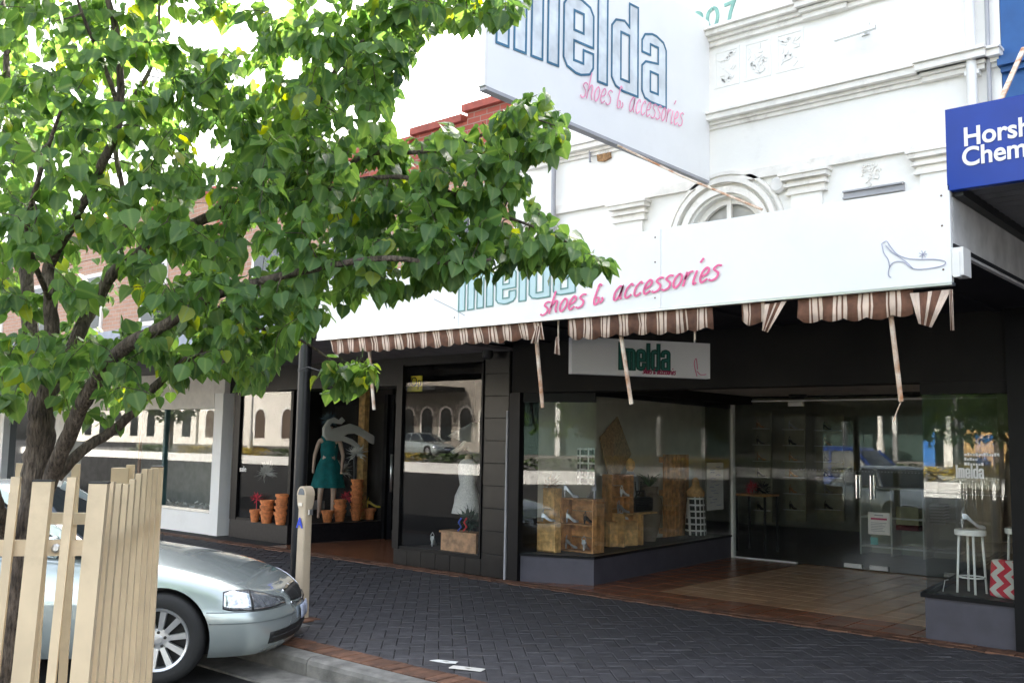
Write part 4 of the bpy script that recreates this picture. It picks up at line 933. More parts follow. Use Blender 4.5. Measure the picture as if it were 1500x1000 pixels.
# ================================================================ CHEMIST next door (right)
D = thing('blue_building', 'blue rendered building with moulded band next to the white shop', 'building', (1, FY, 0))
box('wall', (XR + .005, FY + .0, 3.2), (12, FY + .35, 8.6), blued, D); box('shopfront_wall', (XR + .17, FY + .1, 0), (12, FY + .35, 3.2), darkw, D)
cornice('cornice', XR + .02, 12, 4.98, ((.05, .05), (.06, .10), (.04, .07)), mat('blue_trim', (.02, .09, .26), .6), D, ends=False)
CA = thing('chemist_awning', 'awning with blue sign board lettered Horsham Chemist at the right edge', 'awning', (1, 7.5, 3.2))
bevel_box((-1.815, AY, 3.225), (5.5, AY + .06, 3.735), .004).build('sign_board', blues, CA)
text_mesh(CA, 'Horsham', (-1.715, AY, 3.485), XD, ZD, -YD, .160, whitep, bold=.0035, xs=.92); text_mesh(CA, 'Chemist', (-1.725, AY, 3.362), XD, ZD, -YD, .160, whitep, bold=.0035, xs=.92)
sf = MB(); n = 60; vs = []
for k in range(n + 1):
    y = AY + .07 + (FY - AY - .2) * k / n; zz = 3.26 + .012 * math.sin(k * math.pi / 1.5); vs += [(-1.78, y, zz), (5.5, y, zz)]
sf.add(vs, [(2 * k, 2 * k + 1, 2 * k + 3, 2 * k + 2) for k in range(n)]); sf.add([(p[0], p[1], 3.33) for p in (vs[0], vs[1], vs[-1], vs[-2])], [(0, 1, 2, 3)])
sf.build('corrugated_soffit', mat('grey_corrugated', (.17, .17, .18), .5), CA)
box('edge_angle', (-1.79, AY + .0605, 3.20), (-1.74, FY - .1, 3.258), darkpl, CA)
r0 = aty(1466, 152, AY + .03); MB().bar((r0.x, AY + .03, 3.735), aty(1500, 70, 6.9), .03, .012).build('stay_rod', rust, CA)
#@@
box('roof', (bx0, FY + .401, 5.5), (XL - .01, 20, 5.6), conc, B); box('roof', (-40, FY + .401, 5.4), (bx0 - .001, 20, 5.5), conc, Cc)  # unseen roofs added to stop sun passing through the open shops
box('shop_ceiling', (bx0, BY + .26, 2.93), (XL - .01, 13.3, 2.98), darkw, B); box('shop_ceiling', (-40, BY + .26, 3.01), (bx0 - .001, 12, 3.05), whitep, Cc)  # unseen ceilings added, likewise to keep sun out of the shops
box('roof', (XR + .005, FY + .351, 7.5), (12, 20, 7.6), conc, D)
# ================================================================ CARS
def car(label, group, paint, loc, rotz, tall=0.0, parts=True, name='parked_car'):
    T_ = thing(name, label, 'car', (0, 0, 0), group)
    pl0 = [(-3.95, .001), (-3.94, .3), (-3.90, .55), (-3.78, .78), (-3.5, .89), (-2.8, .915), (-2.0, .925), (-1.2, .925), (-.5, .922), (0, .915), (.3, .895), (.52, .85), (.69, .76), (.80, .62), (.87, .45), (.92, .22), (.935, .001)]
    half = catmull(pl0, 5)
    ze0 = [(-3.95, .96), (-3.6, .99), (-3.0, .98), (-2.0, .94), (-1.0, .915), (-.5, .875), (0, .81), (.35, .75), (.6, .70), (.8, .66), (.95, .625)]
    def interp(tb, x):
        if x <= tb[0][0]: return tb[0][1]
        for (a, b), (c, d) in zip(tb[:-1], tb[1:]):
            if x <= c: t = (x - a) / (c - a); return b + (d - b) * t
        return tb[-1][1]
    zc0 = [(-3.95, 1.0), (-3.3, 1.06), (-2, 1.03), (-.65, .965), (-.3, .915), (0, .86), (.2, .815), (.5, .745), (.7, .70), (.85, .66), (.95, .63)]
    ze0 = catmull(ze0, 6)
    zc0 = catmull(zc0, 6)
    LVP = 0
    lv = catmull([(0, .07), (.10, .03), (.25, .008), (.42, 0), (.56, .002), (.64, .012), (.70, .022), (.82, .045), (.93, .085), (1, .15)], 2)
    def nrm(i):
        a = Vector(half[max(i - 1, 0)]); b = Vector(half[min(i + 1, len(half) - 1)]); d = (b - a).normalized(); n_ = Vector((-d.y, d.x))
        if i in (0,): return Vector((-1, 0))
        if i == len(half) - 1: return Vector((1, 0))
        return n_
    NL = len(lv)
    def pt(i, f, ins, off=0):
        x, y = half[i]; n_ = nrm(i); fr_ = max(0, min(1, (x - .2) / .6)); ze = interp(ze0, x); zl = .19
        ins2 = ins * (1 + .35 * fr_ * (1 if f > .5 else .5))
        q = Vector((x, y)) - n_ * (ins2 - off)
        return Vector((q.x, max(q.y, 0.0005), zl + (ze - zl) * f))
    def ats(x=None, y=None, z=0, off=.004):       # point on the right flank at plan x (or |y| across the nose), height z above road
        best = None
        for i in range(len(half) // 2, len(half)):
            val = abs(half[i][0] - x) if x is not None else abs(half[i][1] - y)
            if best is None or val < best[0]: best = (val, i)
        i = best[1]; j = min(i + 1, len(half) - 1); k = max(i - 1, 0)
        c_ = 0 if x is not None else 1; tgt = x if x is not None else y
        def P(i_):
            ze = interp(ze0, half[i_][0]); f = (z - .19) / (ze - .19); ins = interp(lv, f); return pt(i_, f, ins, off)
        cand = (k, i) if (half[i][c_] - tgt) * (half[k][c_] - tgt) <= 0 else (i, j)
        a, b = half[cand[0]][c_], half[cand[1]][c_]; t = 0 if abs(b - a) < 1e-9 else max(0, min(1, (tgt - a) / (b - a)))
        return P(cand[0]).lerp(P(cand[1]), t)
    mb = MB(); cols = []
    for sgn in (-1, 1):
        rngi = range(len(half)) if sgn == -1 else range(len(half) - 2, 0, -1)
        for i in rngi:
            c_ = []
            for f, ins in lv: p = pt(i, f, ins); c_.append(Vector((p.x, sgn * p.y, p.z)))
            e = c_[-1]; zc = interp(zc0, half[i][0])
            for k in (.18, .4, .65, .85, 1.0):
                y = e.y * (1 - k); c_.append(Vector((e.x, y, e.z + (max(zc, e.z) - e.z) * (1 - (1 - k) ** 2.2))))
            cols.append(c_)
    n = len(cols); m_ = len(cols[0])
    for c_ in cols: mb.v += c_
    for i in range(n):
        j = (i + 1) % n
        for k in range(m_ - 1): mb.f.append((i * m_ + k, j * m_ + k, j * m_ + k + 1, i * m_ + k + 1)); mb.mi.append(0)
    mb.f.append(tuple(reversed([i * m_ for i in range(n)]))); mb.mi.append(0)
    bm = bmesh.new(); vs = [bm.verts.new(v) for v in mb.v]
    for f in mb.f:
        try: bm.faces.new([vs[i] for i in f])
        except ValueError: pass
    bmesh.ops.remove_doubles(bm, verts=bm.verts[:], dist=.0015); bmesh.ops.dissolve_degenerate(bm, edges=bm.edges[:], dist=.0005); bmesh.ops.recalc_face_normals(bm, faces=bm.faces[:])
    me = bpy.data.meshes.new('body'); bm.to_mesh(me); bm.free()
    t = bpy.data.objects.new('t', me); COL.objects.link(t); cut = []
    for ax in (0, -2.83):
        for s_ in (-1, 1):
            cm = MB().lathe((ax, s_ * 1.3, .33), [(.372, 0), (.372, .62)], 40, (0, -s_, 0)); c_ = cm.build('cut', darkpl); cut.append(c_)
            md = t.modifiers.new('b', 'BOOLEAN'); md.object = c_; md.operation = 'DIFFERENCE'; md.solver = 'EXACT'
    bpy.context.view_layer.update()
    m2 = bpy.data.meshes.new_from_object(t.evaluated_get(bpy.context.evaluated_depsgraph_get())); bpy.data.objects.remove(t)
    for c_ in cut: bpy.data.objects.remove(c_)
    m2.materials.clear(); m2.materials.append(paint); m2.materials.append(darkpl)
    for p in m2.polygons:
        c_ = p.center; p.use_smooth = True; p.material_index = 0
        for ax in (0, -2.83):
            r = math.hypot(c_.x - ax, c_.z - .33)
            if r < .374 and abs(c_.y) < .93 and (abs(p.normal.y) < .35 or abs(c_.y) < .72): p.material_index = 1
    m2.set_sharp_from_angle(angle=math.radians(42)); m2.name = 'body'
    bo = bpy.data.objects.new('body', m2); COL.objects.link(bo); bo.parent = T_; ORG[bo] = Vector((0, 0, 0))
    # greenhouse
    mb = MB(); rings = [(.93, -.50, -3.42, .80), (1.04, -.68, -3.30, .785), (1.22, -.98, -3.02, .72), (1.36, -1.25, -2.78, .64)]
    def ring(z, xf, xr, hw, r=.22):
        return [(x, y, z + tall * (z - .93) * 2) for x, y in rr(xr, -hw, xf, hw, r, n=5)]
    R_ = [ring(*q) for q in rings]; n = len(R_[0]); vs = sum(R_, [])
    mb.add(vs, [(i * n + j, i * n + (j + 1) % n, (i + 1) * n + (j + 1) % n, (i + 1) * n + j) for i in range(len(R_) - 1) for j in range(n)])
    mb.build('windows', carglass, T_, smooth=True, auto=50)
    R2 = [ring(1.355, -1.24, -2.80, .655), ring(1.40, -1.34, -2.70, .60), ring(1.425, -1.6, -2.45, .45, .2), ring(1.43, -1.9, -2.2, .2, .05)]
    mb = MB(); mb.add(sum(R2, []), [(i * n + j, i * n + (j + 1) % n, (i + 1) * n + (j + 1) % n, (i + 1) * n + j) for i in range(3) for j in range(n)] + [tuple(3 * n + j for j in range(n))])
    zz = lambda z: z + tall * (z - .93) * 2
    for s_ in (-1, 1):
        for a, b in (((-.55, .80, .93), (-1.28, .645, 1.37)), ((-1.95, .82, .94), (-2.0, .66, 1.37)), ((-3.35, .75, .97), (-2.75, .63, 1.37))):
            mb.bar((a[0], s_ * a[1], zz(a[2])), (b[0], s_ * b[1], zz(b[2])), .07, .04, upv=(0, 1, 0))
        mb.bar((-.6, s_ * .835, .955), (-3.3, s_ * .83, .985), .03, .03)
    mb.build('roof', paint, T_, smooth=True, auto=50)
    # wheels
    for ax in (0, -2.83):
        for s_ in (-1, 1):
            c_ = Vector((ax, s_ * .69, .33)); a_ = (0, s_, 0)
            tm = MB().lathe(c_, [(.225, .0), (.29, -.01), (.322, .02), (.332, .06), (.332, .15), (.322, .19), (.30, .207), (.262, .212), (.232, .205), (.226, .19), (.226, .0)], 48, a_); wh = tm.build('wheel', rubber, T_, smooth=True, auto=50)
            rm = MB().lathe(c_, [(.228, .02), (.228, .196), (.222, .203), (.205, .195), (.202, .05), (.202, .02)], 48, a_); nsp = 10
            for k in range(nsp):
                a = 2 * math.pi * (k + .25) / nsp; d = Vector((math.cos(a), 0, math.sin(a))); e = Vector((-math.sin(a), 0, math.cos(a))); yv = Vector((0, s_, 0))
                o_ = c_ + yv * .172
                for w0, w1, r0, r1 in ((.034, .046, .05, .206),):
                    P_ = [o_ + d * r0 - e * w0 / 2, o_ + d * r0 + e * w0 / 2, o_ + d * r1 + e * w1 / 2 + yv * .014, o_ + d * r1 - e * w1 / 2 + yv * .014]
                    rm.add(P_ + [p - yv * .035 for p in P_], [(0, 1, 2, 3), (7, 6, 5, 4), (0, 4, 5, 1), (1, 5, 6, 2), (2, 6, 7, 3), (3, 7, 4, 0)])
            rm.lathe(c_, [(.078, .13), (.080, .172), (.034, .176), (.028, .182), (.01, .183)], 24, a_)
            rm.build('rim', wheelm, wh, smooth=True, auto=35)
            dk = MB().lathe(c_, [(.2015, .08), (.2015, .09)], 32, a_)
            for k in range(5):
                a = 2 * math.pi * k / 5 + .3; q = c_ + Vector((.052 * math.cos(a), s_ * .0, .052 * math.sin(a))); dk.lathe(q, [(.0115, .15), (.0115, .182), (.006, .184)], 8, a_)
            dk.build('brake_disc', darkpl, wh, smooth=True, auto=35)
    # patches that follow the skin
    def patch(nm, prof, mt, off=.004, mirror=True, th=.004, nx=10, nz=5, byy=False):
        """prof: list of (t, z0, z1); t is plan x or |y|"""
        for s_ in ((-1, 1) if mirror else (-1,)):
            g_ = MB(); tt = [prof[0][0] + (prof[-1][0] - prof[0][0]) * k / nx for k in range(nx + 1)]
            lo = [(a, b) for a, b, c_ in prof]; hi = [(a, c_) for a, b, c_ in prof]
            if lo[0][0] > lo[-1][0]: lo.reverse(); hi.reverse()
            for q in tt:
                z0, z1 = interp(lo, q), interp(hi, q)
                for k in range(nz + 1):
                    z = z0 + (z1 - z0) * k / nz; p = ats(y=q, z=z, off=off) if byy else ats(x=q, z=z, off=off); g_.v.append(Vector((p.x, s_ * p.y, p.z)))
            for i in range(nx):
                for k in range(nz): g_.f.append((i * (nz + 1) + k, (i + 1) * (nz + 1) + k, (i + 1) * (nz + 1) + k + 1, i * (nz + 1) + k + 1)); g_.mi.append(0)
            o = g_.build(nm, mt, T_, smooth=True); md = o.modifiers.new('t', 'SOLIDIFY'); md.thickness = th * 2; md.offset = 0
    HL = [(.46, .555, .655), (.52, .535, .667), (.68, .530, .655), (.79, .530, .62), (.87, .533, .56)]
    patch('headlight_bezel', [(.452, .547, .663), (.516, .527, .675), (.68, .522, .663), (.79, .522, .629), (.88, .525, .565)], darkpl, .0025, th=.002)
    patch('headlight', HL, lampg, .009, th=.004, nx=14)
    patch('headlight_divider', [(.655, .533, .655), (.67, .533, .655)], darkpl, .016, th=.001, nx=1)
    patch('bumper_seam', [(.34, .522, .527), (.6, .516, .521), (.88, .512, .517)], darkpl, .002, th=.0012)
    patch('lower_intake', [(.66, .26, .345), (.02, .25, .36)], darkpl, .003, byy=True, th=.002, nx=14)
    patch('intake_blade', [(.64, .300, .307), (.02, .302, .310)], mat('grey_plastic', (.05, .05, .05)), .008, byy=True, th=.003, nx=14)
    patch('grille', [(.30, .525, .595), (.001, .505, .602)], darkpl, .006, byy=True, th=.002, nx=8)
    patch('grille_surround', [(.33, .508, .523), (.25, .494, .508), (.001, .488, .502)], chrome, .012, byy=True, th=.005, nx=8)
    patch('grille_surround', [(.33, .596, .606), (.001, .604, .614)], chrome, .010, byy=True, th=.004, nx=8)
    patch('bumper_moulding', [(.36, .44, .447), (.93, .43, .437)], mat('shadow_gap', (.12, .14, .14)), .003, th=.001, nx=16)
    patch('number_plate', [(.18, .37, .47), (.001, .37, .47)], mat('plate_blue_white', (.55, .60, .75), .4), .02, byy=True, th=.004, nx=3)
    box('side_moulding', (-.45, -.935, .54), (-2.35, -.922, .585), paint, T_); box('side_moulding', (-.45, .935, .54), (-2.35, .922, .585), paint, T_)
    mb = MB()
    for x in (-1.2, -1.0):
        pass
    for s_ in (-1, 1):
        for xx in (-.47, -1.55, -2.38): box('door_gap', (xx, s_ * .920, .30), (xx + .006, s_ * .9275, .93), darkpl, T_)
        for xx in (-1.4, -2.25): box('door_handle', (xx, s_ * .92, .80), (xx + .17, s_ * .955, .825), paint, T_)
        mm = MB().lathe((-.75, s_ * .98, 1.0), [(.02, -.06), (.07, -.03), (.08, .03), (.05, .06)], 16, (1, 0, 0)); mm.build('mirror', paint, T_, smooth=True, auto=50)
    MB().bar((-.52, -.62, .97), (-.66, .02, 1.01), .012, .012).build('wiper', darkpl, T_); MB().bar((-.52, .0, .99), (-.66, .62, 1.01), .012, .012).build('wiper', darkpl, T_)
    T_.location = loc; T_.rotation_euler = (0, 0, rotz)
    return T_
rz = math.atan2(.718, .696)
fd = Vector((math.cos(rz), math.sin(rz), 0)); lf_ = Vector((-fd.y, fd.x, 0))
hub = Vector((-6.66, 3.86, 0)); ctr = hub + lf_ * .88 - fd * .05
c1 = car('pale silver green sedan parked nose to the kerb behind the cream tree guard', None, carpaint, (ctr.x, ctr.y, -.15), rz)
def refl(u, v, yg, yt):
    d = ray(u, v); p = CAM + d * ((2 * yg - yt) / d.y); return Vector((p.x, yt, p.z))
# ================================================================ PARKING METER
M0 = atz(441, 904, 0); M0.z = 0
pm = thing('parking_meter', 'cream parking meter post with blue letter A beside the black awning post', 'parking meter', M0)
v1 = Vector((M0.x, M0.y, 0)).normalized(); dm = Vector((-v1.y, v1.x, 0))
mb = MB(); px = .068
prf = [(0, .058, .05), (1.0, .052, .046), (1.04, .064, .052), (1.10, .070, .055), (1.125, .070, .055)]
rgs = [[M0 + dm * (-a) + v1 * 0 for a in (0,)] for z, a, b in prf]
def rrect(c_, a, b, z, r=.015): return [c_ + XD * x + YD * y + Vector((0, 0, z)) for x, y in rr(-a, -b, a, b, r, n=3)]
vs = [];
for z, a, b in prf: vs += rrect(M0, a, b, z)
n = len(vs) // len(prf); mb.add(vs, [(i * n + j, i * n + (j + 1) % n, (i + 1) * n + (j + 1) % n, (i + 1) * n + j) for i in range(len(prf) - 1) for j in range(n)] + [tuple((len(prf) - 1) * n + j for j in range(n))])
mb.build('housing', beigem, pm, smooth=True, auto=40)
dome = MB(); N = 14
pol = [(-.069, 0)] + [(.069 * math.cos(math.pi - math.pi * k / N), .088 * math.sin(math.pi * k / N)) for k in range(N + 1)]
dome.prism(pol, M0 + Vector((0, -.052, 1.126)), XD, ZD, (0, .104, 0)); dome.build('dome', beigem, pm)
dw_ = MB(); dw_.prism([(a * .68, b * .7 + .006) for a, b in pol], M0 + Vector((0, -.0560, 1.128)), XD, ZD, (0, .004, 0)); dw_.build('window', mat('meter_window', (.20, .21, .22), .1), pm)
text_mesh(pm, 'A', M0 + Vector((-.045, -.056, .83)), XD, ZD, -YD, .13, mat('blue_ink', (.02, .06, .55)), bold=.004)
mb = MB().box(M0 + Vector((-.03, -.064, 1.03)), M0 + Vector((.03, -.058, 1.06))); mb.box(M0 + Vector((.069, -.02, .95)), M0 + Vector((.09, .02, 1.0))); mb.build('coin_slot', alu, pm)
# ================================================================ TREE GUARD
GZ = 1.49
def gp(u, dep, z): # point on the vertical through (u, row of height z) at camera depth dep
    p = atd(u, 640, dep); return Vector((p.x, p.y, z))
C_top = gp(150, 3.30, GZ); C_back = gp(233, 4.55, GZ)
ed = (C_back - C_top); ed.z = 0; edn = ed.normalized(); fdn = Vector((-edn.y, edn.x, 0))      # leftwards along the front face
Lg = ed.length
TG = thing('tree_guard', 'cream painted steel picket guard around the street tree', 'tree guard', (C_top.x, C_top.y, -.1))
leanv = (-right).copy(); leanv.z = 0; leanv.normalize()
def post(nm, top, w_, d_, ztop, lean=.0, capk=False):
    t = Vector((top.x, top.y, ztop)); b = Vector((top.x, top.y, -.1)) + leanv * lean * 1.6
    mb = MB(); ax = fdn; ay = edn
    rg = lambda c_, k=1: [c_ - ax * w_ / 2 * k - ay * d_ / 2 * k, c_ + ax * w_ / 2 * k - ay * d_ / 2 * k, c_ + ax * w_ / 2 * k + ay * d_ / 2 * k, c_ - ax * w_ / 2 * k + ay * d_ / 2 * k]
    mb.add(rg(b) + rg(t), [(0, 3, 2, 1), (4, 5, 6, 7), (0, 1, 5, 4), (1, 2, 6, 5), (2, 3, 7, 6), (3, 0, 4, 7)])
    o = mb.build(nm, beige, TG)
    if capk:
        mb = MB(); mb.add(rg(t + Vector((0, 0, .0005)), 1.06) + rg(t + Vector((0, 0, .006)), 1.06), [(0, 3, 2, 1), (4, 5, 6, 7), (0, 1, 5, 4), (1, 2, 6, 5), (2, 3, 7, 6), (3, 0, 4, 7)]); mb.build('post_cap', darkpl, o)
    return o
post('corner_post', C_top, .058, .05, GZ, .035, True)
post('corner_post', C_back, .05, .05, GZ + .02, 0, True)
for k in range(1, 12):                        # front face pickets, to the left
    p = C_top + fdn * (.087 * k); 
    if k == 2: post('corner_post', C_top + fdn * .175, .058, .05, GZ + .005, .04, True)
    else: post('picket', p, .028, .02, GZ + (.02 if k % 2 else .0), .04)
for k in range(1, 9):
    post('picket', C_top + edn * (Lg * k / 9) - fdn * .012, .022, .038, GZ + (.0, -.012, -.02, -.008, .01, .025, .02, .02)[k - 1], .035 * (1 - k / 9))
FLc = C_top + fdn * 1.1; BLc = C_back + fdn * 1.1
for k in range(1, 10): 
    if k == 2: post('corner_post', C_back + fdn * .16, .075, .05, GZ + .015, .0)
    else: post('picket', C_back + fdn * .118 * k, .035, .02, GZ + .03, 0)
for k in range(1, 9): post('picket', FLc + (BLc - FLc) * k / 9, .022, .038, GZ, .0)
for z in (.2, 1.275):
    for a, b, off in ((C_top, FLc, edn * .025), (C_back, BLc, -edn * .025), (C_top, C_back, fdn * .022), (FLc, BLc, -fdn * .03)):
        sh_ = leanv * .035 * (GZ - z) if a is C_top else Vector((0, 0, 0))
        p = Vector((a.x, a.y, z)) + off + sh_; q = Vector((b.x, b.y, z)) + off + (sh_ if b is FLc else Vector((0, 0, 0)))
        MB().bar(p, q, .022, .052).build('rail', beige, TG)
bp_ = Vector((C_top.x, C_top.y, 1.275)) + fdn * .125 + edn * .013
mb = MB().lathe(bp_, [(.016, 0), (.016, .008), (.009, .012)], 8, -edn); mb.build('bolt', alu, TG)
# ================================================================ STREET TREE
rt = random.Random(21)
TR = thing('street_tree', 'leafy green ornamental pear tree growing out of the cream guard', 'tree', atd(15, 1000, 3.95))
LIMBS = [
 [(-12, 1120, 3.95, .072), (2, 1060, 3.95, .066), (20, 960, 3.95, .060), (36, 850, 3.96, .056), (46, 760, 3.98, .055), (54, 680, 4.0, .054), (60, 640, 4.0, .056), (60, 600, 4.0, .050), (62, 570, 4.02, .042)],
 [(60, 595, 4.0, .040), (48, 530, 4.1, .034), (42, 450, 4.2, .030), (36, 370, 4.3, .026), (28, 280, 4.4, .022), (14, 180, 4.5, .018), (8, 60, 4.6, .014), (0, -60, 4.7, .012), (10, -220, 4.8, .009), (20, -330, 4.8, .005)],
 [(66, 590, 4.0, .036), (74, 520, 3.95, .031), (74, 440, 3.9, .028), (72, 390, 3.9, .024), (110, 320, 3.8, .020), (150, 240, 3.7, .018), (175, 170, 3.7, .016), (172, 60, 3.7, .013), (150, -40, 3.7, .011), (130, -200, 3.7, .008), (120, -320, 3.7, .004)],
 [(66, 588, 4.0, .034), (92, 540, 4.2, .030), (119, 480, 4.3, .030), (144, 436, 4.4, .028), (172, 392, 4.4, .026), (230, 355, 4.4, .024), (290, 325, 4.35, .023), (338, 300, 4.3, .022), (375, 255, 4.2, .021), (430, 213, 4.2, .018), (470, 140, 4.1, .013), (520, 70, 4.0, .010), (590, 40, 3.9, .008), (680, 20, 3.85, .006), (755, 18, 3.8, .003)],
 [(58, 760, 3.98, .030), (78, 690, 3.9, .031), (100, 640, 3.85, .032), (119, 595, 3.8, .031), (151, 543, 3.72, .029), (190, 503, 3.65, .026), (232, 482, 3.6, .022), (300, 440, 3.5, .018), (380, 412, 3.45, .015), (470, 392, 3.4, .013), (560, 378, 3.4, .011), (640, 385, 3.4, .008), (720, 380, 3.4, .005)],
 [(84, 700, 3.95, .024), (119, 660, 4.0, .023), (173, 624, 4.1, .021), (223, 570, 4.2, .019), (273, 527, 4.3, .017), (318, 500, 4.35, .014), (370, 480, 4.35, .010), (440, 498, 4.3, .006), (500, 540, 4.3, .004), (520, 555, 4.3, .002)],
 [(365, 285, 4.25, .016), (410, 295, 4.1, .013), (460, 284, 4.0, .012), (500, 250, 3.9, .010), (545, 225, 3.8, .009), (620, 222, 3.75, .008), (700, 200, 3.7, .006), (770, 175, 3.7, .004), (815, 185, 3.7, .002)],
 [(455, 286, 4.0, .011), (540, 262, 3.8, .010), (610, 262, 3.7, .009), (655, 280, 3.7, .008), (720, 310, 3.65, .007), (790, 335, 3.6, .005), (850, 365, 3.6, .003), (885, 385, 3.6, .002)],
 [(-6, 760, 3.7, .03), (-20, 715, 3.6, .028), (-60, 640, 3.5, .025), (-120, 560, 3.4, .02), (-200, 460, 3.4, .014), (-260, 300, 3.4, .008)],
 [(16, 800, 3.96, .028), (-2, 745, 3.8, .028), (-16, 712, 3.65, .026)],
 [(172, 390, 4.4, .016), (182, 300, 4.6, .014), (170, 190, 4.7, .012), (225, 90, 4.8, .010), (235, -20, 4.9, .008), (250, -150, 5, .005)],
 [(175, 160, 3.7, .010), (150, 90, 3.6, .008), (120, 20, 3.5, .006), (90, -80, 3.5, .004)],
 [(375, 255, 4.2, .012), (400, 190, 4.3, .010), (410, 130, 4.4, .009), (385, 40, 4.5, .007), (390, -60, 4.6, .005)],
 [(42, 450, 4.2, .014), (-10, 380, 4.6, .012), (-60, 280, 5.0, .010), (-80, 160, 5.3, .007)],
 [(74, 440, 3.9, .012), (40, 350, 3.5, .010), (60, 250, 3.3, .008), (90, 160, 3.2, .005)],
]
nodes = []      # (pos, radius, outward dir)
for i, lm in enumerate(LIMBS):
    cp = catmull([tuple(atd(u, v, d)) + (r,) for u, v, d, r in lm], 5)
    pts = [Vector(p[:3]) + Vector((rt.uniform(-1, 1), rt.uniform(-1, 1), rt.uniform(-1, 1))) * p[3] * .10 for p in cp]; rs = [max(p[3], .0015) * (1 + rt.uniform(-.06, .06)) for p in cp]
    mb = MB().tube(pts, rs, 14 if i == 0 else 10); mb.build('trunk' if i == 0 else 'limb', bark, TR, smooth=True)
    if i:
        for p, r in zip(pts[6:], rs[6:]): nodes.append((p, r))
# crown regions in the photograph, given their own depth ranges
def inpoly(x, y, P_):
    c_ = False; j = len(P_) - 1
    for i in range(len(P_)):
        if (P_[i][1] > y) != (P_[j][1] > y) and x < (P_[j][0] - P_[i][0]) * (y - P_[i][1]) / (P_[j][1] - P_[i][1] + 1e-9) + P_[i][0]: c_ = not c_
        j = i
    return c_
CROWN = [(-260, -420), (560, -420), (700, -160), (780, -40), (775, 24), (700, 26), (640, 44), (600, 62), (590, 90), (578, 130), (560, 170), (555, 190), (610, 198), (650, 180), (700, 168), (745, 142), (790, 138), (830, 160), (826, 215), (800, 238), (765, 250), (772, 282), (800, 320), (850, 352), (885, 378), (880, 398), (850, 405), (800, 385), (770, 400), (735, 412), (700, 396), (640, 404), (612, 425), (545, 440), (500, 455), (455, 466), (440, 490), (425, 505), (405, 540), (375, 575), (352, 560), (330, 545), (300, 535), (268, 560), (240, 590), (215, 585), (190, 575), (160, 600), (150, 640), (110, 655), (40, 640), (-20, 625), (-80, 650), (-260, 560)]
SMALL = [(468, 540), (490, 520), (530, 515), (556, 525), (552, 556), (520, 572), (490, 570), (468, 556)]
HOLES = [((288, 48), 16), ((360, 55), 16), ((222, 105), 14), ((170, 235), 12), ((45, 62), 8), ((50, 250), 10), ((305, 202), 9), ((105, 290), 12), ((62, 400), 20), ((85, 455), 14), ((300, 300), 13), ((130, 395), 16), ((160, 470), 15), ((15, 470), 12), ((60, 600), 14), ((120, 570), 10), ((745, 300), 9), ((215, 545), 16), ((190, 440), 13), ((245, 395), 10), ((370, 345), 6)]
attr = []
def okhole(x, y, pad=10): return all(math.hypot(x - a, y - b) > r * .8 + pad for (a, b), r in HOLES)
tries = 0
while len(attr) < 2150 and tries < 100000:
    tries += 1
    x = rt.uniform(-240, 890); y = rt.uniform(-400, 650)
    if not inpoly(x, y, CROWN) or not okhole(x, y, 14): continue
    if x < 0 and rt.random() < .5: continue
    if y < 0 and rt.random() < .45: continue
    if y < 380 and x < 560 and rt.random() < .25: continue
    # depth: deep crown at the left, thinner spray at the right
    t = max(0, min(1, (x - 100) / 700)); lo = 3.15 + .3 * t; hi = 5.9 - 1.95 * t
    dep = lo + (hi - lo) * rt.random() ** 1.0
    p = atd(x, y, dep)
    if p.z < 1.75: continue
    if any((p - q).length < .052 for q in attr): continue
    attr.append(p)
for k in range(16):
    while True:
        x = rt.uniform(465, 558); y = rt.uniform(512, 572)
        if inpoly(x, y, SMALL): break
    attr.append(atd(x, y, rt.uniform(4.15, 4.45)))
attr.sort(key=lambda p: min((p - q[0]).length for q in nodes))
tw = MB(); twigs = []
for p in attr:
    q, r = min(nodes, key=lambda n_: (n_[0] - p).length + (.12 if n_[0].z > p.z + .25 else 0)); L_ = (p - q).length
    if L_ < .02: continue
    mid = q.lerp(p, .5) + Vector((rt.uniform(-1, 1), rt.uniform(-1, 1), rt.uniform(-.3, 1))) * L_ * .13
    pts = [Vector(a) for a in catmull([tuple(q), tuple(mid), tuple(p)], 3)]; r0 = min(r * .7, .003 + L_ * .010)
    tw.tube(pts, [r0 + (.0014 - r0) * k / (len(pts) - 1) for k in range(len(pts))], 5, cap=False)
    for k, a in enumerate(pts[1:]): nodes.append((a, max(r0 * (1 - (k + 1) / len(pts)), .0022)))
    twigs.append(pts)
o = tw.build('twigs', bark, TR, smooth=True); o['kind'] = 'stuff'
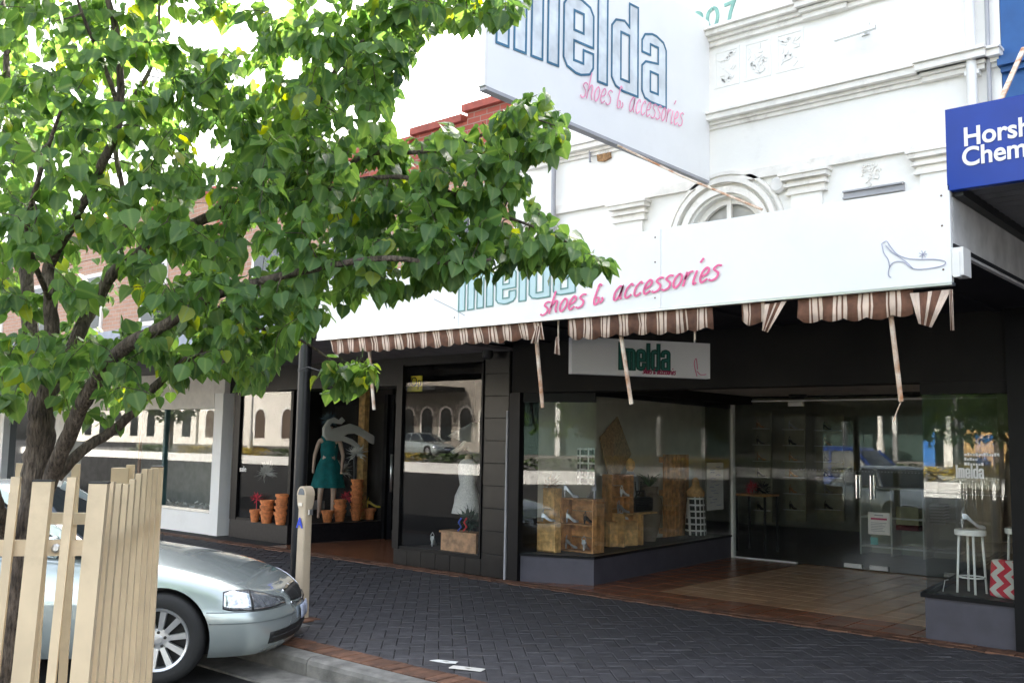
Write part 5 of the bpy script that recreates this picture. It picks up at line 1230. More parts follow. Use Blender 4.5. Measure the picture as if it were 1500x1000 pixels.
# a heart shaped, folded leaf: (along, across, drop)
OUT = [(0, 0), (-.06, .16), (.02, .36), (.20, .48), (.42, .46), (.62, .34), (.80, .18), (1.0, 0)]
def leaf(mbv, mbf, tones, base, tip, nrm_, size, tone, fold, curl):
    al = tip.normalized(); sd_ = al.cross(nrm_).normalized(); nn_ = sd_.cross(al).normalized(); k = len(mbv)
    def P(a, b): return base + al * a * size + sd_ * b * size + nn_ * (abs(b) * fold - curl * a * a + .035 * math.sin(a * 17 + tone * 40) * abs(b) * 2) * size
    mr = [0, .2, .45, .7, 1.0]; vs = []; cc = []
    for a in mr: vs.append(P(a, 0)); cc.append((tone, 0, a, 1))
    for s_ in (1, -1):
        for a, b in OUT[1:-1]: vs.append(P(a, b * s_)); cc.append((tone, b, a, 1))
    mbv += vs; tones += cc
    for s_, o_ in ((1, 5), (-1, 11)):
        F_ = [(0, o_, o_ + 1), (0, o_ + 1, o_ + 2), (0, o_ + 2, 1), (1, o_ + 2, o_ + 3, 2), (2, o_ + 3, o_ + 4, 3), (3, o_ + 4, o_ + 5), (3, o_ + 5, 4)]
        for f in F_: mbf.append(tuple(k + i for i in (f if s_ == 1 else tuple(reversed(f)))))
LV = []
for pts in twigs:
    P_ = [pts[0].lerp(pts[1], .5)] + pts[1:]; n_ = 9 if score(pts[-1]) < 1e5 else 7
    tot = n_; dirn = (pts[-1] - pts[0]).normalized()
    for k in range(tot):
        t = .25 + .75 * (k + rt.random() * .7) / tot; f = t * (len(pts) - 1); i = min(int(f), len(pts) - 2); b = pts[i].lerp(pts[i + 1], min(f - i, 1))
        side = Vector((rt.uniform(-1, 1), rt.uniform(-1, 1), rt.uniform(-.5, .5))).normalized()
        pet = b + side * rt.uniform(.015, .045) + Vector((0, 0, -rt.uniform(.0, .02)))
        tip = side * .55 + dirn * .25 + Vector((0, 0, -1)) * rt.uniform(.15, 1.5)
        nr = Vector((side.x * .5, side.y * .5, rt.uniform(.1, 1.0))) + Vector((rt.uniform(-.6, .6), rt.uniform(-.6, .6), 0))
        if nr.cross(tip).length < .05: nr = Vector((1, .3, .2))
        size = rt.uniform(.043, .073) * (1 if rt.random() > .15 else .6)
        tone = min(1, max(0, rt.gauss(.45, .18))) if rt.random() > .05 else rt.uniform(.88, 1)
        LV.append((b, pet, tip, nr, size, tone, rt.uniform(-.15, .55), rt.uniform(-.15, .45)))
def inhole(p):
    d = p - CAM; c_ = Vector((right.dot(d), up.dot(d), -back.dot(d))); u = CX + F * c_.x / c_.z; v = CY - F * c_.y / c_.z
    return not okhole(u, v, 2)
LV = [l for l in LV if not inhole(l[1] + l[2].normalized() * .03)]
LV.sort(key=lambda l: score(l[1]))
def leafobj(name, Ls, parent, org, st=False):
    v, f, tn = [], [], []
    for b, pet, tip, nr, size, tone, fo, cu in Ls:
        leaf(v, f, tn, pet, tip, nr, size, tone, fo, cu)
        k = len(v); d = Vector((.0012, .0006, 0)); v += [b - d, b + d, pet + d, pet - d]; tn += [(.8, .3, 0, 1)] * 4; f.append((k, k + 1, k + 2, k + 3))
    me = bpy.data.meshes.new(name); me.from_pydata([tuple(p - org) for p in v], [], f); me.materials.append(leafm)
    at = me.color_attributes.new('tone', 'FLOAT_COLOR', 'POINT'); at.data.foreach_set('color', [c_ for q in tn for c_ in q])
    for p in me.polygons: p.use_smooth = True
    o = bpy.data.objects.new(name, me); COL.objects.link(o); o.parent = parent
    if st: o['kind'] = 'stuff'
    return o
for l in LV[:290]: leafobj('leaf', [l], TR, ORG[TR])
leafobj('foliage', LV[290:], TR, ORG[TR], True)
print('leaves', len(LV), 'twigs', len(twigs))
# ================================================================ WINDOW DISPLAYS
def pot(label, c_, r, h, group=None, rim=True, mt=terra):
    mb = MB().lathe(c_, [(r * .68, 0), (r * .95, h * .78), (r * 1.08, h * .78), (r * 1.08, h), (r * .95, h), (r * .9, h * .86), (.001, h * .85)], 20)
    o = mb.build('flower_pot', mt, base=c_, smooth=True, auto=35); tag(o, label, 'flower pot', group); return o
def flowers(c_, r, n, mt, label, name='flowers', cat='flowers', ln=.06, seed=1, stem=0, group=None):
    rn = random.Random(seed); mb = MB()
    for k in range(n):
        d = Vector((rn.uniform(-1, 1), rn.uniform(-1, 1), rn.uniform(-.6, 1))).normalized(); p = c_ + d * r * rn.uniform(.4, 1); s_ = d.orthogonal().normalized() * ln * .16
        mb.add([p - s_, p + d * ln * .5 + s_ * .8, p + d * ln, p + s_], [(0, 1, 2, 3)])
        mb.add([c_, p - s_ * .3, p + s_ * .3], [(0, 1, 2)])
    if stem: mb.tube([c_ - Vector((0, 0, stem)), c_], .006, 5)
    o = mb.build(name, mt, base=c_ - Vector((0, 0, stem))); tag(o, label, cat, group); return o
def shoe(c_, a, mt, label, L_=.22, heel=.08, mt2=None):
    mb = MB(); ca, sa = math.cos(a), math.sin(a); X_ = Vector((ca, sa, 0)); Y_ = Vector((-sa, ca, 0)); st = []
    pr = [(0, heel, .03, .05), (.2, heel * .95, .032, .045), (.45, heel * .5, .028, .03), (.7, .006, .042, .03), (.88, .004, .038, .03), (1.0, .004, .014, .018)]
    vs = []
    for t, z, w_, h_ in pr: vs += [c_ + X_ * t * L_ - Y_ * w_ + Vector((0, 0, z)), c_ + X_ * t * L_ + Y_ * w_ + Vector((0, 0, z)), c_ + X_ * t * L_ + Y_ * w_ * .7 + Vector((0, 0, z + h_)), c_ + X_ * t * L_ - Y_ * w_ * .7 + Vector((0, 0, z + h_))]
    mb.add(vs, [(i * 4 + j, i * 4 + (j + 1) % 4, (i + 1) * 4 + (j + 1) % 4, (i + 1) * 4 + j) for i in range(5) for j in range(4)] + [(3, 2, 1, 0), (20, 21, 22, 23)])
    mb.tube([c_ + X_ * .02 * L_ + Vector((0, 0, heel)), c_ + X_ * .02 * L_], [.016, .008], 6)
    mb.tube([c_ + X_ * .02 * L_ + Vector((0, 0, heel + .05)) + Y_ * .03, c_ + X_ * .1 * L_ + Vector((0, 0, heel + .10)), c_ + X_ * .02 * L_ + Vector((0, 0, heel + .05)) - Y_ * .03], .005, 5)
    o = mb.build('shoe', mt, base=c_, smooth=True, auto=40); tag(o, label, 'shoe'); return o
def crate(label, c_, a, w_, d_, h_, shelf=0, mt=wood, openf=True):
    """crate standing on end: five slatted sides, open at the front (local -y)"""
    T_ = thing('crate', label, 'crate', c_); T_.rotation_euler = (0, 0, a); t = .014
    def slats(n, f):
        for k in range(n):
            p, q = f(k / n + .006, (k + 1) / n - .006); MB().box(p, q).build('slat', mt, T_, local=True)
    slats(3, lambda s0, s1: ((-w_ / 2, -d_ / 2 + d_ * s0, 0), (-w_ / 2 + t, -d_ / 2 + d_ * s1, h_)))
    slats(3, lambda s0, s1: ((w_ / 2 - t, -d_ / 2 + d_ * s0, 0), (w_ / 2, -d_ / 2 + d_ * s1, h_)))
    slats(4, lambda s0, s1: ((-w_ / 2 + t, d_ / 2 - t, h_ * s0), (w_ / 2 - t, d_ / 2, h_ * s1)))
    if not openf: slats(3, lambda s0, s1: ((-w_ / 2 + t, -d_ / 2, h_ * s0), (w_ / 2 - t, -d_ / 2 + t, h_ * s1)))
    for z in (0, h_ - t): MB().box((-w_ / 2 + t, -d_ / 2, z), (w_ / 2 - t, d_ / 2 - t, z + t)).build('end_board', mt, T_, local=True)
    for k in range(shelf): z = h_ * (k + 1) / (shelf + 1); MB().box((-w_ / 2 + t, -d_ / 2, z), (w_ / 2 - t, d_ / 2 - t, z + t)).build('shelf', mt, T_, local=True)
    return T_
# --- boutique window: pots, mannequin, leaping animals
FZ = SB
def w1(u, v, y=10.0): return aty(u, v, y)
def pf(u, v, z=None): p = atz(u, v, FZ if z is None else z); return p
p = pf(373, 764); pot('small terracotta pot holding red flowers, leftmost in the boutique window', p, .085, .20); flowers(p + Vector((.03, 0, .38)), .09, 60, redf, 'spray of small red flowers in the leftmost terracotta pot', seed=2, stem=.18, ln=.05)
p = pf(390, 766); 
for k in range(3): pot(('bottom', 'middle', 'top')[k] + ' terracotta pot of the short stack left of the black awning post', p + Vector((0, 0, .085 * k)), .105, .20)
p = pf(411, 768)
for k in range(4): pot(('lowest', 'second', 'third', 'topmost')[k] + ' terracotta pot of the leaning stack just left of the black awning post', p + Vector((.01 * k, 0, .095 * k)), .11, .2)
o = flowers(w1(388, 692, 10.2), .10, 90, paperw, 'white paper starburst flower hanging in the left boutique pane', 'paper_flower', 'decoration', .15, 4)
o = flowers(atx(500, 688, -13.4), .10, 90, paperw, 'dim white paper starburst hanging beside the teal dress', 'paper_flower', 'decoration', .14, 5)
o = flowers(atx(522, 664, -13.1), .10, 90, paperw, 'bright white paper starburst hanging below the leaping animal', 'paper_flower', 'decoration', .14, 6)
MB().tube([w1(404, 742, 10.1), w1(407, 660, 10.3)], .018, 6)
def mx(u, v, x=-13.3): return atx(u, v, x)
# teal dress mannequin
def mannequin(label, c_, fac, s_=1.0):
    """c_: feet point, fac: facing direction"""
    T_ = thing('mannequin', label, 'mannequin', c_); f = Vector(fac).normalized(); l = Vector((-f.y, f.x, 0)); 
    q = lambda a, b, z: c_ + (l * a + f * b + Vector((0, 0, z))) * s_
    V_ = [q(0, 0, .93), q(0, .01, 1.12), q(0, .0, 1.32), q(0, 0, 1.45), q(0, .02, 1.52), q(0, .05, 1.64), q(.17, 0, 1.39), q(.24, -.03, 1.12), q(.23, .06, .88), q(.22, .09, .80), q(-.17, 0, 1.39), q(-.25, -.02, 1.12), q(-.26, .06, .88), q(-.26, .09, .80),
          q(.09, 0, .86), q(.10, .03, .50), q(.09, -.02, .10), q(.09, .10, .04), q(-.09, 0, .86), q(-.12, .12, .50), q(-.14, .05, .12), q(-.14, .17, .05)]
    E_ = [(0, 1), (1, 2), (2, 3), (3, 4), (4, 5), (2, 6), (6, 7), (7, 8), (8, 9), (2, 10), (10, 11), (11, 12), (12, 13), (0, 14), (14, 15), (15, 16), (16, 17), (0, 18), (18, 19), (19, 20), (20, 21)]
    R_ = [.13, .095, .115, .06, .045, .085, .048, .034, .026, .022, .048, .034, .026, .022, .085, .052, .032, .028, .085, .052, .032, .028]
    skinmesh('body', V_, E_, [r * s_ for r in R_], skin, T_, 2)
    return T_, q
c_ = mx(478, 776, -13.35); c_.z = FZ; sc_ = (mx(478, 618, -13.35).z - FZ) / 1.70
Tm, q = mannequin('mannequin in a knee length teal dress and feathered hat behind the boutique glass', c_, (.75, -.65, 0), sc_)
mb = MB(); rg = [(.56, .29), (.70, .26), (.84, .225), (.95, .19), (1.08, .135), (1.2, .155), (1.32, .15), (1.38, .12)]
vs = []; N = 28
for z, r in rg:
    for j in range(N):
        a = 2 * math.pi * j / N; fl = 1 + (.07 * math.sin(j * 2 * math.pi * 7 / N) if z < 1.0 else 0); k_ = q(r * fl * math.cos(a), r * .72 * fl * math.sin(a), z); vs.append(k_)
mb.add(vs, [(i * N + j, i * N + (j + 1) % N, (i + 1) * N + (j + 1) % N, (i + 1) * N + j) for i in range(len(rg) - 1) for j in range(N)]); d_ = mb.build('dress', tealc, Tm, smooth=True)
mb = MB()
for a_ in (-1, 1): mb.tube([q(a_ * .07, .09, 1.36), q(a_ * .13, .03, 1.45), q(a_ * .10, -.08, 1.38)], .02, 6)
mb.build('strap', tealc, Tm)
o = flowers(q(-.02, .03, 1.74), .11, 160, mat('blue_grey_feather', (.12, .20, .24), .8), 'x', 'hat', None, .09, 9)
o.parent = Tm; o.location = o.location - ORG[Tm]; del o['label']
o = mat
def cutout(label, pts, org, x, dep):
    P_ = [atx(org[0] + a / 2.778, org[1] + b / 2.778, x) for a, b in pts]; P_ = [Vector(p) for p in catmull([tuple(p) for p in P_], 1, closed=True)]; n = len(P_)
    bm = bmesh.new(); vs = [bm.verts.new(p) for p in P_]; f = bm.faces.new(vs); r = bmesh.ops.extrude_face_region(bm, geom=[f]); nv = [e for e in r['geom'] if isinstance(e, bmesh.types.BMVert)]
    bmesh.ops.translate(bm, verts=nv, vec=(-dep, 0, 0)); bmesh.ops.bevel(bm, geom=[e for e in bm.edges if abs(e.verts[0].co.x - e.verts[1].co.x) < 1e-4], offset=dep * .28, segments=2, affect='EDGES'); bmesh.ops.triangulate(bm, faces=[f for f in bm.faces if len(f.verts) > 4]); bmesh.ops.recalc_face_normals(bm, faces=bm.faces[:])
    bm.verts.index_update(); mb = MB().add([v.co.copy() for v in bm.verts], [tuple(v.index for v in f.verts) for f in bm.faces]); bm.free()
    o = mb.build('deer_cutout', paperw, base=P_[0]); tag(o, label, 'decoration'); return o
cutout('large white leaping deer cutout hanging beside the teal dress', [(400, 352), (420, 320), (446, 308), (466, 320), (478, 308), (490, 322), (476, 336), (455, 334), (438, 330), (428, 342), (436, 356), (470, 346), (510, 334), (545, 346), (578, 366), (605, 382), (632, 396), (634, 412), (612, 421), (585, 408), (560, 387), (530, 374), (500, 376), (486, 384), (520, 398), (552, 424), (546, 436), (518, 420), (480, 404), (450, 406), (418, 400), (401, 384)], (330, 500), -13.1, .05)
cutout('smaller white deer cutout at the right edge of the splayed boutique window', [(596, 350), (612, 338), (634, 336), (636, 372), (622, 380), (600, 372), (590, 362)], (330, 500), -13.3, .05)
# grey trousers hanging
mb = MB(); t0 = mx(517, 662, -13.45); t1 = mx(548, 662, -13.45); b0_ = mx(516, 740, -13.45); b1_ = mx(546, 742, -13.45); N = 16; vs = []
for i in range(N + 1):
    a = t0.lerp(t1, i / N); b = b0_.lerp(b1_, i / N)
    for k in range(4):
        p = a.lerp(b, k / 3); vs += [p + Vector((.025 * math.sin(i * 1.9 + k), 0, 0))]
mb.add(vs, [(i * 4 + k, (i + 1) * 4 + k, (i + 1) * 4 + k + 1, i * 4 + k + 1) for i in range(N) for k in range(3)])
o = mb.build('hanging_trousers', greyc, base=t0, smooth=True); md = o.modifiers.new('t', 'SOLIDIFY'); md.thickness = .03; tag(o, 'pale grey wide trousers hanging behind the pot stacks', 'trousers')
for (u, n, nm) in ((479, 1, 'single terracotta pot at the feet of the teal dress mannequin'), (497, 3, 'stack'), (521, 6, 'tall'), (541, 1, 'single terracotta pot under the yellow shoe')):
    p = mx(u, 776, -13.0); p.z = FZ
    nmz = {3: ('bottom', 'middle', 'top'), 6: ('lowest', 'second', 'third', 'fourth', 'fifth', 'topmost')}
    for k in range(n):
        lab = nm if n == 1 else f"{nmz[n][k]} pot of the {'short' if n == 3 else 'tall'} terracotta stack behind the boutique glass"
        pot(lab, p + Vector((0, 0, (.085 if n == 3 else .10) * k)), .10, .19)
    if u == 541: shoe(p + Vector((-.08, 0, .2)), .6, yellf, 'yellow shoe resting on a terracotta pot', .24, .07)
o = flowers(mx(508, 728, -13.2), .09, 50, redf, 'red flower spray lying on the short pot stack', seed=12, ln=.07)
ww = box('pale_block', mx(447, 745, -13.6), mx(447, 745, -13.6) + Vector((.2, .25, .0)) - Vector((0, 0, -.14)), greyc, base=mx(447, 745, -13.6)); tag(ww, 'pale grey display block behind the parking meter', 'display block')
# --- tall boutique window: lace dress bust, trough, scarf
c_ = aty(684, 752, 9.75); bz = aty(684, 672, 9.75).z
mb = MB(); N = 24; rg = [(0, .235), (.12, .225), (.25, .19), (.42, .125), (.58, .15), (.70, .16), (.77, .12), (.80, .07)]; hs_ = (bz - c_.z) / .80; vs = []
for z, r in rg:
    for j in range(N): a = 2 * math.pi * j / N; fl = 1 + .06 * math.sin(j * 5.1 + z * 20) * (1 if z < .4 else .3); vs.append(c_ + Vector((r * fl * math.cos(a), r * .7 * fl * math.sin(a), z * hs_)))
mb.add(vs, [(i * N + j, i * N + (j + 1) % N, (i + 1) * N + (j + 1) % N, (i + 1) * N + j) for i in range(len(rg) - 1) for j in range(N)])
TB = thing('dress_form', 'dress form wearing a white lace top in the tall boutique window', 'mannequin', c_ + Vector((0, 0, .22 - c_.z)))
mb.build('lace_top', lace, TB, smooth=True); mb = MB().lathe(c_ + Vector((0, 0, .79 * hs_)), [(.05, -.05), (.045, .05), (.01, .07)], 16); mb.build('neck', skin, TB, smooth=True)
mb = MB().lathe(Vector((c_.x, c_.y, .22)), [(.16, 0), (.16, .02), (.02, .03), (.02, c_.z - .2)], 16); mb.build('stand', darkpl, TB)
tq = aty(676, 812, 9.45); tq.z = .22; tz = aty(676, 778, 9.45).z - .22
mb = MB(); mb.box((tq.x - .32, 9.38, .22), (tq.x + .32, 9.60, .22 + tz * .9)); mb.box((tq.x - .34, 9.36, .22 + tz * .9), (tq.x + .34, 9.62, .22 + tz)); o = mb.build('planter_trough', mat('aged_terracotta', (.42, .24, .13), .8, var=.25, scale=14, stain=.4), base=(tq.x, 9.5, .22)); tag(o, 'aged terracotta trough below the white lace top', 'planter')
o = flowers(aty(688, 762, 9.5), .13, 90, mat('dark_green_scarf', (.03, .07, .05)), 'dark green plant bunch spilling over the terracotta trough', 'plant', 'plant', .12, 15)
for k, (u, cc) in enumerate(((676, 'blue'), (684, 'red'))):
    m_ = mat(cc + '_ribbon', (.05, .10, .5) if k == 0 else (.6, .03, .04)); a = aty(u, 758, 9.35); mb = MB().tube([a, a + Vector((-.04, -.01, -.06)), a + Vector((.0, 0, -.12)), a + Vector((-.06, 0, -.17))], .012, 6); o = mb.build('ribbon', m_, base=a); tag(o, f'{cc} ribbon hanging over the terracotta trough', 'ribbon')
p = aty(633, 792, 9.6); p.z = .22; shoe(p, 2.2, whitep, 'white and black shoe on the floor of the tall boutique window', .2, .09)
cutout('white deer cutout above the lace top in the tall boutique window', [(912, 386), (945, 362), (985, 345), (1010, 328), (1036, 330), (1036, 452), (1002, 450), (986, 430), (932, 458), (924, 446), (958, 426), (974, 406), (940, 392)], (330, 500), aty(675, 630, 9.9).x, .05)
# --- shoe shop left window
def sp(u, v, y): return aty(u, v, y)
yy = 10.0
def fl(u, y): p = aty(u, 700, y); return Vector((p.x, y, SZ))
CR = lambda u0, u1, v0, y: (aty(u0, 700, y).x, aty(u1, 700, y).x, aty((u0 + u1) / 2, v0, y).z)
x0, x1, z1 = CR(783, 817, 764, 9.50); cA = crate('pale pine crate with a dark lid slot, lowest left in the shoe window', Vector(((x0 + x1) / 2, 9.52, SZ)), 0, x1 - x0, .12, z1 - SZ - .004, 0, wood, False)
x0, x1, zt_ = CR(787, 819, 714, 9.72); cB = crate('tall pale pine crate standing on end at the left of the shoe window', Vector(((x0 + x1) / 2, 9.70, SZ)), 0, x1 - x0, .16, zt_ - SZ, 0, wood, False)
x0, x1, z2 = CR(821, 869, 730, 9.74); cC = crate('two shelf pine crate filled with silver shoes behind the front glass', Vector(((x0 + x1) / 2, 9.86, SZ)), 0, x1 - x0, .24, z2 - SZ, 1, wood2)
xs = (x0, x1); mz = SZ + (z2 - SZ) / 2 + .02
shoe(Vector((xs[0] + .06, 9.8, mz)), .4, silver, 'silver strappy shoe on the upper shelf of the two shelf crate', .15, .06)
shoe(Vector((xs[1] - .17, 9.8, mz)), 1.2, blackl, 'dark shoe on the upper shelf of the two shelf crate', .14, .05)
shoe(Vector((xs[0] + .05, 9.8, SZ + .02)), .9, greyc, 'grey shoe on the lower shelf of the two shelf crate', .15, .07)
shoe(Vector((xs[1] - .18, 9.8, SZ + .02)), 1.9, silver, 'white shoe on the lower shelf of the two shelf crate', .15, .08)
shoe(Vector((xs[0] + .02, 9.8, z2 + .002)), .2, silver, 'black and white patterned heel on top of the two shelf crate, left one', .2, .10)
shoe(Vector((xs[1] - .06, 9.85, z2 + .002)), 2.6, silver, 'black and white patterned heel on top of the two shelf crate, right one', .2, .10)
p = Vector((cA.location.x - .06, 9.51, z1 + .002)); shoe(p, .3, silver, 'strappy sandal standing on the lowest pine crate', .17, .05)
o = flowers(Vector((cB.location.x + .02, 9.7, zt_ + .03)), .1, 60, mat('driftwood', (.35, .25, .16), .8), 'loose bundle of dried grass on the tall pine crate', 'dried_grass', 'dried grass', .14, 22)
xw = XL + .13                                       # shallow display along the party wall
def sw(u, v, off=.25): return atx(u, v, XL + off)
mb = MB(); pts = [sw(880, 640, .2), sw(905, 610, .2), sw(925, 665, .25), sw(905, 700, .28), sw(893, 705, .28)]
n = len(pts); mb.add(pts + [p + Vector((-.02, 0, 0)) for p in pts], [tuple(range(n)), tuple(reversed(range(n, 2 * n)))] + [((i + 1) % n, i, n + i, n + (i + 1) % n) for i in range(n)])
o = mb.build('hessian_cloth', jute, base=pts[0]); tag(o, 'brown hessian cloth hanging diagonally in the shoe window', 'cloth')
a, b = sw(882, 742, .3), sw(906, 742, .3); ht = sw(893, 694, .3).z
cD = crate('small red brown crate with two white shoes beside the glass corner', Vector((XL + .42, (a.y + b.y) / 2, SZ + .32)), math.radians(75), (b - a).length, .2, ht - SZ - .32, 1, wood2)
crate('plain pine crate under the small red brown crate', Vector((XL + .42, (a.y + b.y) / 2, SZ)), math.radians(75), (b - a).length + .1, .26, .318, 0, wood, False)
mid = Vector((XL + .5, (a.y + b.y) / 2 - .04, SZ + .335)); shoe(mid, 1.5, whitep, 'white shoe on the lower shelf of the small red brown crate', .13, .05); shoe(mid + Vector((0, 0, (ht - SZ - .32) / 2)), 1.3, whitep, 'white shoe on the upper shelf of the small red brown crate', .13, .05)
# necklace bust
bc = sw(923, 745, .3); bc.z = SZ + .1; bt = sw(920, 690, .3).z
T_ = thing('necklace_stand', 'grey draped stand with a wooden head and dark bead necklace', 'display stand', (bc.x, bc.y, SZ)); k_ = bt - SZ
MB().lathe((bc.x, bc.y, SZ), [(.15, 0), (.14, k_ * .5), (.11, k_ * .9), (.04, k_)], 16).build('drape', greyc, T_, smooth=True)
MB().lathe((bc.x, bc.y, SZ + k_), [(.035, 0), (.07, .06), (.06, .13), (.02, .18)], 14).build('head', wood, T_, smooth=True)
nk = MB()
for k in range(22): t = math.pi * (k / 21) - math.pi; nk.lathe((bc.x + .13, bc.y + .07 * math.cos(t), SZ + k_ * .85 + .17 * math.sin(t)), [(.004, -.012), (.012, 0), (.004, .012)], 6)
nk.build('necklace', blackl, T_)
# urn and plant
uc = sw(951, 770, .36); uc.z = SZ; uh = sw(951, 712, .36).z - SZ
o = MB().lathe(uc, [(.09, 0), (.16, uh * .35), (.19, uh * .62), (.17, uh * .78), (.11, uh * .88), (.13, uh), (.11, uh), (.09, uh * .9)], 24).build('urn', mat('pale_brown_clay', (.20, .15, .10), .7), base=uc, smooth=True, auto=40); tag(o, 'pale brown clay urn holding a spiky green plant', 'urn')
rn = random.Random(8); mb = MB()
for k in range(60):
    a = rn.uniform(0, 6.28); l = rn.uniform(.14, .3); d = Vector((math.cos(a) * .7, math.sin(a) * .7, rn.uniform(.5, 1.2))).normalized(); s_ = d.orthogonal().normalized() * .010; b = uc + Vector((0, 0, uh)); t_ = b + d * l + Vector((0, 0, -.06))
    mb.add([b - s_, b + s_, b + d * l * .6 + s_, t_, b + d * l * .6 - s_], [(0, 1, 2, 3, 4)])
o = mb.build('plant', leafd, base=uc + Vector((0, 0, uh))); tag(o, 'spiky green plant in the clay urn', 'plant')
# pallet leaning on wall
pa_, pb2 = sw(965, 780, .14), sw(1003, 780, .14); ph = sw(985, 665, .14).z
T_ = thing('pallet', 'wooden pallet standing upright against the wall of the shoe window', 'pallet', (XL + .2, pa_.y, SZ)); n_ = 6; wd = (pb2.y - pa_.y)
for k in range(n_): y = pa_.y + wd * k / n_; box('plank', (XL + .2, y + .01, SZ), (XL + .222, y + wd / n_ - .02, ph), wood2, T_)
for z in (SZ + .05, (SZ + ph) / 2, ph - .12): box('bearer', (XL + .14, pa_.y, z), (XL + .199, pb2.y, z + .08), wood2, T_)
# bench with handbag
b0_ = sw(902, 752, .5); b1_ = sw(952, 752, .5); T_ = thing('display_bench', 'low plywood bench carrying a black handbag in the shoe window', 'bench', (b0_.x, b0_.y, SZ)); bz_ = b0_.z
box('seat', (b0_.x - .12, b0_.y, bz_ - .02), (b0_.x + .12, b1_.y, bz_), wood, T_)
for y in (b0_.y + .02, b0_.lerp(b1_, .55).y): box('leg', (b0_.x - .11, y, SZ), (b0_.x + .11, y + .04, bz_ - .021), wood, T_)
h_ = b0_.lerp(b1_, .72); mb = bevel_box((h_.x - .07, h_.y - .22, bz_ + .002), (h_.x + .07, h_.y + .22, bz_ + .2), .04); T_ = thing('handbag', 'black leather handbag on the low plywood bench', 'handbag', (h_.x, h_.y, bz_ + .002)); mb.build('bag', blackl, T_, smooth=True, auto=50); MB().tube([(h_.x, h_.y - .12, bz_ + .2), (h_.x, h_.y - .08, bz_ + .28), (h_.x, h_.y + .08, bz_ + .28), (h_.x, h_.y + .12, bz_ + .2)], .01, 6).build('handle', blackl, T_, smooth=True)
shoe(Vector((b0_.x, b0_.y + .05, bz_ + .002)), 1.2, silver, 'silver shoe on the low plywood bench beside the black handbag', .18, .07)
for (u, v, mt_, lb) in ((895, 796, silver, 'silver sandal lying on the display floor near the glass corner'), (935, 790, blackl, 'black shoe on the display floor under the bench'), (960, 785, skin, 'tan flat shoe on the display floor behind the bench')):
    p = atz(u, v, SZ); shoe(p + Vector((-.1, .05, 0)), 1.0, mt_, lb, .19, .05)
# patterned dress form with tan top
gc = sw(1019, 776, .42); gc.z = SZ; gt = sw(1019, 708, .42).z
T_ = thing('dress_form', 'small tan dress form in a black and white diamond patterned skirt', 'mannequin', gc); N = 20; gh = gt - SZ
vs = []; rg = [(.03, .16), (.3, .15), (.7, .13), (.75, .12)]
for z, r in rg:
    for j in range(N): a = 2 * math.pi * j / N; vs.append(gc + Vector((r * math.cos(a), r * math.sin(a), z * gh)))
mb = MB(); mb.add(vs, [(i * N + j, i * N + (j + 1) % N, (i + 1) * N + (j + 1) % N, (i + 1) * N + j) for i in range(3) for j in range(N)]); mb.build('skirt', lattice, T_, smooth=True)
MB().lathe(gc, [(.125, gh * .75), (.14, gh * .85), (.06, gh * .96), (.05, gh * 1.08), (.02, gh * 1.12)], 16).build('bust', wood, T_, smooth=True)
la, lb = aty(838, 655, 10.35), aty(872, 710, 10.35); q_ = MB(); n_ = 10
for k in range(n_ + 1):
    x = la.x + (lb.x - la.x) * k / n_; yv = 10.35 + .03 * math.sin(k * 1.7); q_.v += [Vector((x, yv, la.z)), Vector((x, yv, lb.z))]
for k in range(n_): q_.f.append((2 * k, 2 * k + 1, 2 * k + 3, 2 * k + 2)); q_.mi.append(0)
o = q_.build('lattice_scarf', lattice, base=(la.x, 10.35, lb.z)); md = o.modifiers.new('t', 'SOLIDIFY'); md.thickness = .006; tag(o, 'black and white lattice scarf hanging above the two shelf crate', 'scarf')
# --- right window: stools, sandal, cushion
def stool(label, c_, r, h):
    T_ = thing('stool', label, 'stool', c_, 'white stools in the right window')
    MB().lathe(c_ + Vector((0, 0, h - .05)), [(r, 0), (r * 1.02, .01), (r * 1.02, .045), (r * .96, .05)], 28).build('seat', whitep, T_, smooth=True, auto=40)
    for k in range(4):
        a = k * math.pi / 2 + .5; MB().tube([c_ + Vector((r * .75 * math.cos(a), r * .75 * math.sin(a), h - .05)), c_ + Vector((r * .95 * math.cos(a), r * .95 * math.sin(a), 0))], .011, 8).build('leg', whitep, T_, smooth=True)
    rn_ = MB().tube([c_ + Vector((r * .85 * math.cos(a * .3927), r * .85 * math.sin(a * .3927), h * .25)) for a in range(17)], .008, 6); rn_.build('footrest', whitep, T_, smooth=True)
    return T_
s1_ = atz(1424, 868, .392); s1_.z = .392; hh = aty(1424, 775, s1_.y).z - .392
stool('tall white round stool carrying a sandal behind the right window', s1_, .13, hh)
s2_ = s1_ + Vector((.38, .12, 0)); stool('tall white stool partly hidden by the dark pier behind the right window', s2_, .12, hh + .03)
shoe(s1_ + Vector((-.07, 0, hh + .002)), .5, silver, 'silver strappy sandal standing on the tall white stool', .2, .09, 0)
cc = atz(1467, 884, .392) + Vector((0, .06, 0)); cc.y = max(cc.y, FY + .19); chh = .33
o = bevel_box((-.20, -.06, 0), (.15, .06, chh), .045); ob = o.build('cushion', chevr, None, smooth=True); ob.location = (cc.x + .02, cc.y, .394); ob.rotation_euler = (math.radians(-10), 0, math.radians(-12)); tag(ob, 'red and white chevron cushion leaning in the right window', 'cushion')
wr_ = MB().tube([s1_ + Vector((-.22, -.1, 0)), s1_ + Vector((-.2, -.1, .1)), s1_ + Vector((-.17, -.1, .11))], .005, 5).build('wire_hook', alu, base=s1_ + Vector((-.22, -.1, 0))); tag(wr_, 'bent wire hook standing on the display floor by the stool', 'hook')
